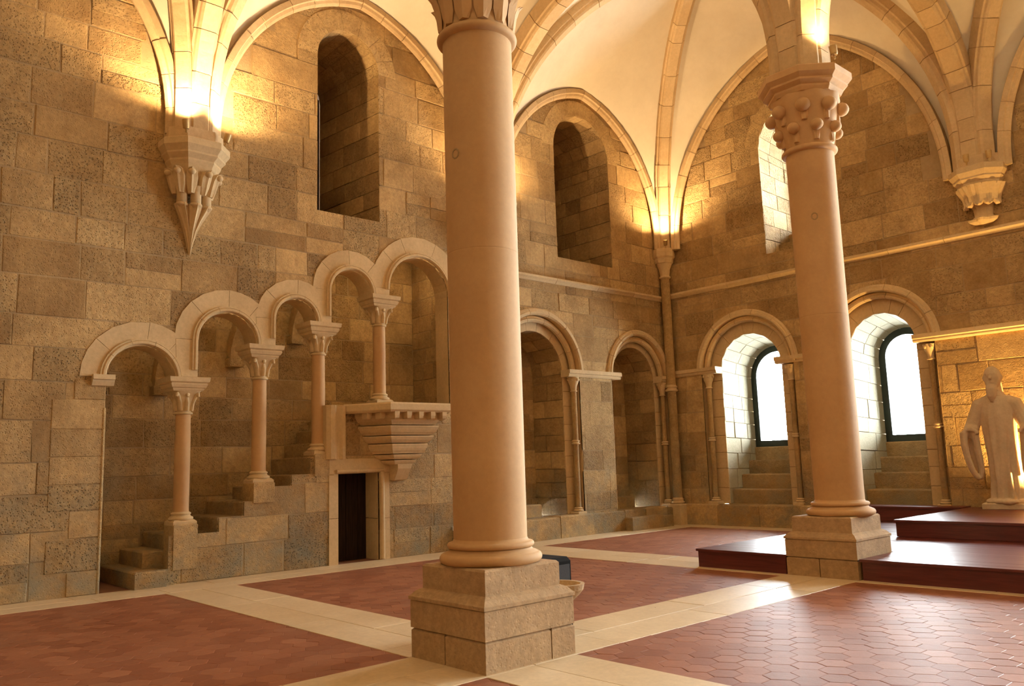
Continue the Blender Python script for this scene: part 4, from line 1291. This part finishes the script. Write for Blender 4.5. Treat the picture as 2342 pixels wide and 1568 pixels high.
# ================================================================== RED PLATFORMS
def platform(label, x0, x1, y0, y1, zb, zt, planks=0.14, cut=None):
    t = thing('wooden_platform', label, 'platform', (x0, y0, zb))
    H = zt - zb
    def panel(g, a0, a1, b0, b1, c0, c1): box(g, a0 - x0, a1 - x0, b0 - y0, b1 - y0, c0 - zb, c1 - zb)
    spans = [(x0, x1)] if not cut else [(x0, cut[0]), (cut[1], x1)]
    yb = y0 if not cut else y0
    for a, b in spans:
        g = G(); panel(g, a + 0.02, b - 0.02, y0 + 0.03, y0 + 0.06, zb, zt - 0.035); g.build('front_board', 'wood', t)
        g = G(); panel(g, a, b, y0, y0 + 0.05, zt - 0.034, zt); g.build('nosing', 'wood', t)
    g = G(); panel(g, x0 + 0.03, x0 + 0.06, y0 + 0.06, y1, zb, zt - 0.035); g.build('side_board', 'wood', t)
    y = y0 + 0.052
    while y < y1 - 0.02:
        w = min(planks, y1 - y)
        for a, b in (spans if cut and y < cut[2] else [(x0, x1)]):
            g = G(); panel(g, a, b, y + 0.0015, y + w - 0.0015, zt - 0.03, zt + random.uniform(-0.0008, 0.0008)); g.build('plank', 'wood', t)
        y += w
    return t


platform('lower dark red wooden platform running either side of the far column', 5.22, 14.0, 10.62, 16.5, 0.0, 0.27, cut=(6.71, 7.75, 11.64))
platform('upper dark red wooden platform with its corner right of the far column', 6.92, 14.0, 13.62, 17.03, 0.275, 0.54)
platform('narrow dark red wooden step along the far wall behind the far column', 4.6, 6.90, 16.51, 17.03, 0.0, 0.56)

# ================================================================== STATUE
def statue():
    t = thing('statue', 'tall pale stone statue of a bearded robed monk with wide hanging sleeves', 'statue', (7.64, 16.72, 0.545), rz=0.18)
    g = G(); n = 18
    # rough rocky foot
    for a, b, r, z in ((0, 0, 0.30, 0.05), (-0.20, -0.06, 0.15, 0.07), (0.22, -0.05, 0.16, 0.06), (0.05, -0.18, 0.16, 0.06), (-0.08, -0.2, 0.12, 0.07), (0.12, -0.24, 0.09, 0.07)):
        ball(g, (a, b, z), r, 12, 6, (1, 0.9, 0.42))
    g2 = G(); box(g2, -0.38, 0.38, -0.27, 0.25, 0.0, 0.10, 0.012); g2.build('statue_base', 'statue', t)
    # robe
    secs = []
    N = 72
    for z, rx, ry, cx, cy, fold in ((0.04, 0.30, 0.22, 0.03, 0.0, 0.05), (0.12, 0.285, 0.215, 0.03, 0.0, 0.06), (0.4, 0.26, 0.20, 0.025, 0, 0.055), (0.8, 0.255, 0.195, 0.015, 0, 0.045), (1.15, 0.265, 0.195, 0.005, 0, 0.035), (1.45, 0.28, 0.20, 0, 0, 0.028), (1.65, 0.295, 0.20, 0, 0.0, 0.02), (1.80, 0.30, 0.19, 0, 0.01, 0.012), (1.90, 0.27, 0.17, 0, 0.01, 0.006), (1.97, 0.17, 0.135, -0.01, 0.0, 0.0), (2.04, 0.10, 0.10, -0.015, -0.01, 0.0), (2.16, 0.085, 0.09, -0.02, -0.015, 0.0)):
        row = []
        for j in range(N):
            a = 2 * PI * j / N
            f = 1 + fold * (sin(a * 9 + 1.2 * z) * 0.6 + sin(a * 14 - 2 * z + 1) * 0.4) * 2.6
            row.append((cx + rx * f * cos(a), cy + ry * f * sin(a), z))
        secs.append(row)
    loft(g, secs, smooth=True)
    # head, beard, hood collar
    K = 1.2
    def H(x, y, z): return (-0.02 + (x + 0.02) * K, -0.01 + (y + 0.01) * K, 2.12 + (z - 2.12) * K)
    ball(g, H(-0.02, -0.03, 2.27), 0.155 * K, 18, 12, (0.80, 0.95, 1.12))
    ball(g, H(-0.03, -0.10, 2.20), 0.105 * K, 14, 8, (0.88, 0.75, 1.15))
    tube(g, [H(-0.03, -0.12, 2.18), H(-0.035, -0.165, 2.08), H(-0.04, -0.165, 1.98), H(-0.045, -0.15, 1.90)], [(0.09, 0.07), (0.105, 0.075), (0.085, 0.06), (0.025, 0.025)], 12)      # beard
    tube(g, [H(-0.033, -0.165, 2.31), H(-0.036, -0.20, 2.245), H(-0.036, -0.185, 2.225)], [0.016, 0.03, 0.02], 8)     # nose
    tube(g, [H(-0.10, -0.14, 2.325), H(-0.035, -0.168, 2.315), H(0.035, -0.14, 2.325)], 0.02, 8)                     # brow
    ball(g, H(-0.072, -0.155, 2.288), 0.02, 8, 6); ball(g, H(0.002, -0.155, 2.288), 0.02, 8, 6)                      # eyes
    tube(g, [H(-0.08, -0.17, 2.175), H(-0.036, -0.195, 2.195), H(0.01, -0.17, 2.175)], 0.02, 8)                      # moustache
    for sx in (-1, 1): ball(g, H(-0.02 + sx * 0.125, -0.02, 2.265), 0.04, 8, 6, (0.45, 0.8, 1.2))                    # ears
    tube(g, [(0.19 * cos(a), 0.15 * sin(a) + 0.0, 2.0 - 0.03 * sin(a)) for a in [2 * PI * k / 16 for k in range(17)]], 0.06, 8, cap=False)   # cowl
    tube(g, [(0.0, 0.13, 2.30), (0.0, 0.15, 2.15), (0.0, 0.13, 2.0)], [(0.11, 0.05), (0.13, 0.06), (0.15, 0.06)], 10)    # hood lying on the neck
    # arms and hanging sleeves
    for sx in (-1, 1):
        sh = (sx * 0.29, 0.0, 1.80); el = (sx * 0.44, -0.03, 1.42); wr = (sx * 0.46, -0.20, 1.30)
        tube(g, [(sx * 0.15, 0.0, 1.86), sh, (sx * 0.36, -0.01, 1.63), el, (sx * 0.455, -0.12, 1.35), wr], [0.12, 0.135, 0.125, 0.125, 0.125, 0.12], 14)
        # wide sleeve: an open loop of hanging cloth
        for off, y, w in ((0.125, -0.20, 0.062), (-0.075, -0.16, 0.062)):
            pts = [(sx * (0.46 + off * 0.9), y, 1.32), (sx * (0.455 + off), y + 0.01, 1.08), (sx * (0.43 + off * 0.95), y + 0.03, 0.84), (sx * (0.405 + off * 0.7), y + 0.05, 0.62), (sx * (0.39 + off * 0.28), y + 0.06, 0.50), (sx * 0.387, y + 0.065, 0.47)]
            tube(g, pts, [(w, 0.08), (w * 0.8, 0.085), (w * 0.72, 0.08), (w * 0.7, 0.07), (w * 0.7, 0.055), (0.03, 0.04)], 10)
        secs = []
        for z, w, cx in ((1.30, 0.10, 0.46), (1.0, 0.10, 0.45), (0.75, 0.07, 0.42), (0.52, 0.02, 0.39)):
            secs.append([(sx * cx + w * cos(a), -0.05 + 0.022 * sin(a), z) for a in [2 * PI * k / 12 for k in range(12)]])
        loft(g, secs)
        tube(g, [(sx * 0.46 + 0.12 * cos(a), -0.22, 1.28 + 0.09 * sin(a)) for a in [PI * k / 8 for k in range(9)]], 0.04, 8)
    body = g.build('figure', 'statue', t)
    body.location = (0, 0, 0.06); body.scale = (0.98, 1, 1.0)
    rm = body.modifiers.new('remesh', 'REMESH'); rm.mode = 'VOXEL'; rm.voxel_size = 0.011; rm.use_smooth_shade = True
    sm = body.modifiers.new('smooth', 'SMOOTH'); sm.factor = 0.5; sm.iterations = 3
    return t


statue()

# ================================================================== OTHER WALLS (closing the room)
g = G(); box(g, XR, XR + 0.4, YB - 0.4, FW + 0.4, -0.2, ROOF); g.build('wall_right', 'wall', kind='structure')
g = G(); box(g, -0.4, XR + 0.4, YB - 0.4, YB, -0.2, ROOF); g.build('wall_near', 'wall', kind='structure')


# ================================================================== LAMPS
def uplight(label, loc, aim, watts, lit=True, size=0.055, spot=True, cone=150, group='small uplights on the capitals', blend=0.9, col=None):
    t = thing('uplight', label, 'lamp', loc, group)
    d = (Vector(aim) - Vector(loc)).normalized()
    t.rotation_euler = d.to_track_quat('Z', 'Y').to_euler()
    g = G(); lathe(g, [(size * 0.75, -0.10), (size * 0.9, -0.08), (size, 0.0), (size, 0.04), (size * 0.86, 0.04), (size * 0.82, 0.03)], 16, smooth=False); g.build('housing', 'lampmetal', t)
    g = G(); lathe(g, [(size * 0.80, 0.026), (size * 0.80, 0.032)], 16, smooth=False); g.build('lens', 'lens' if lit else 'white', t)
    g = G(); box(g, -0.012, 0.012, -0.012, 0.012, -0.16, -0.08); g.build('stem', 'lampmetal', t)
    if lit:
        li = bpy.data.lights.new('lamp_or_fill_light', 'SPOT'); li.energy = watts; li.color = col or LAMP_COL; li.spot_size = math.radians(cone); li.spot_blend = blend; li.shadow_soft_size = 0.04
        lo = bpy.data.objects.new('lamp_or_fill_light', li); COL.objects.link(lo); lo.parent = t; lo.location = (0, 0, 0.06); lo.rotation_euler = (PI, 0, 0)
    return t


W_ = LAMP_W
uplight('left uplight of the pair on the pointed-tail corbel', (0.58, 4.55, 7.02), (1.0, 4.2, 10), W_)
uplight('right uplight of the pair on the pointed-tail corbel', (0.50, 5.25, 6.98), (0.9, 5.9, 10), W_)
uplight('uplight on the corbel hidden behind the near column, left one', (0.55, 10.75, 7.02), (0.9, 10.3, 10), W_ * 0.6)
uplight('uplight on the corbel hidden behind the near column, right one', (0.55, 11.45, 7.02), (0.9, 11.9, 10), W_ * 0.6)
uplight('uplight on the tall corner shaft', (0.48, FW - 0.5, 7.06), (1.1, FW - 1.2, 10), W_ * 0.9)
uplight('lit uplight on the abacus of the far column', (7.90, 10.90, 7.30), (7.75, 10.95, 9), W_ * 0.30, cone=120)
uplight('unlit brass uplight on the leafy corbel, left of two', (7.62, FW - 0.55, 7.12), (7.62, FW - 0.6, 9), 0, lit=False)
uplight('unlit brass uplight on the leafy corbel, right of two', (7.98, FW - 0.45, 7.12), (8.0, FW - 0.5, 9), 0, lit=False)
uplight('uplight low on the wall to the right of the statue', (8.40, 16.93, 0.80), (8.35, 16.88, 3.5), 1700, cone=174, col=(1.0, 0.58, 0.18), group='floor lamps by the statue')
# unseen fill spots added in the bays beside and behind the camera
for k, (x, y) in enumerate([(0.5, -1.1), (14.5, 10.4), (14.5, 4.2), (7.3, -1.9), (14.2, -1.9), (21.2, 4.85), (21.2, 11.1), (21.2, -1.4)]):
    li = bpy.data.lights.new('lamp_or_fill_light', 'SPOT'); li.energy = W_ * 0.8; li.color = LAMP_COL; li.spot_size = math.radians(150); li.spot_blend = 0.9; li.shadow_soft_size = 0.04
    lo = bpy.data.objects.new('lamp_or_fill_light', li); COL.objects.link(lo)
    lo.location = (x, y, 7.1); lo.rotation_euler = (PI, 0, 0)
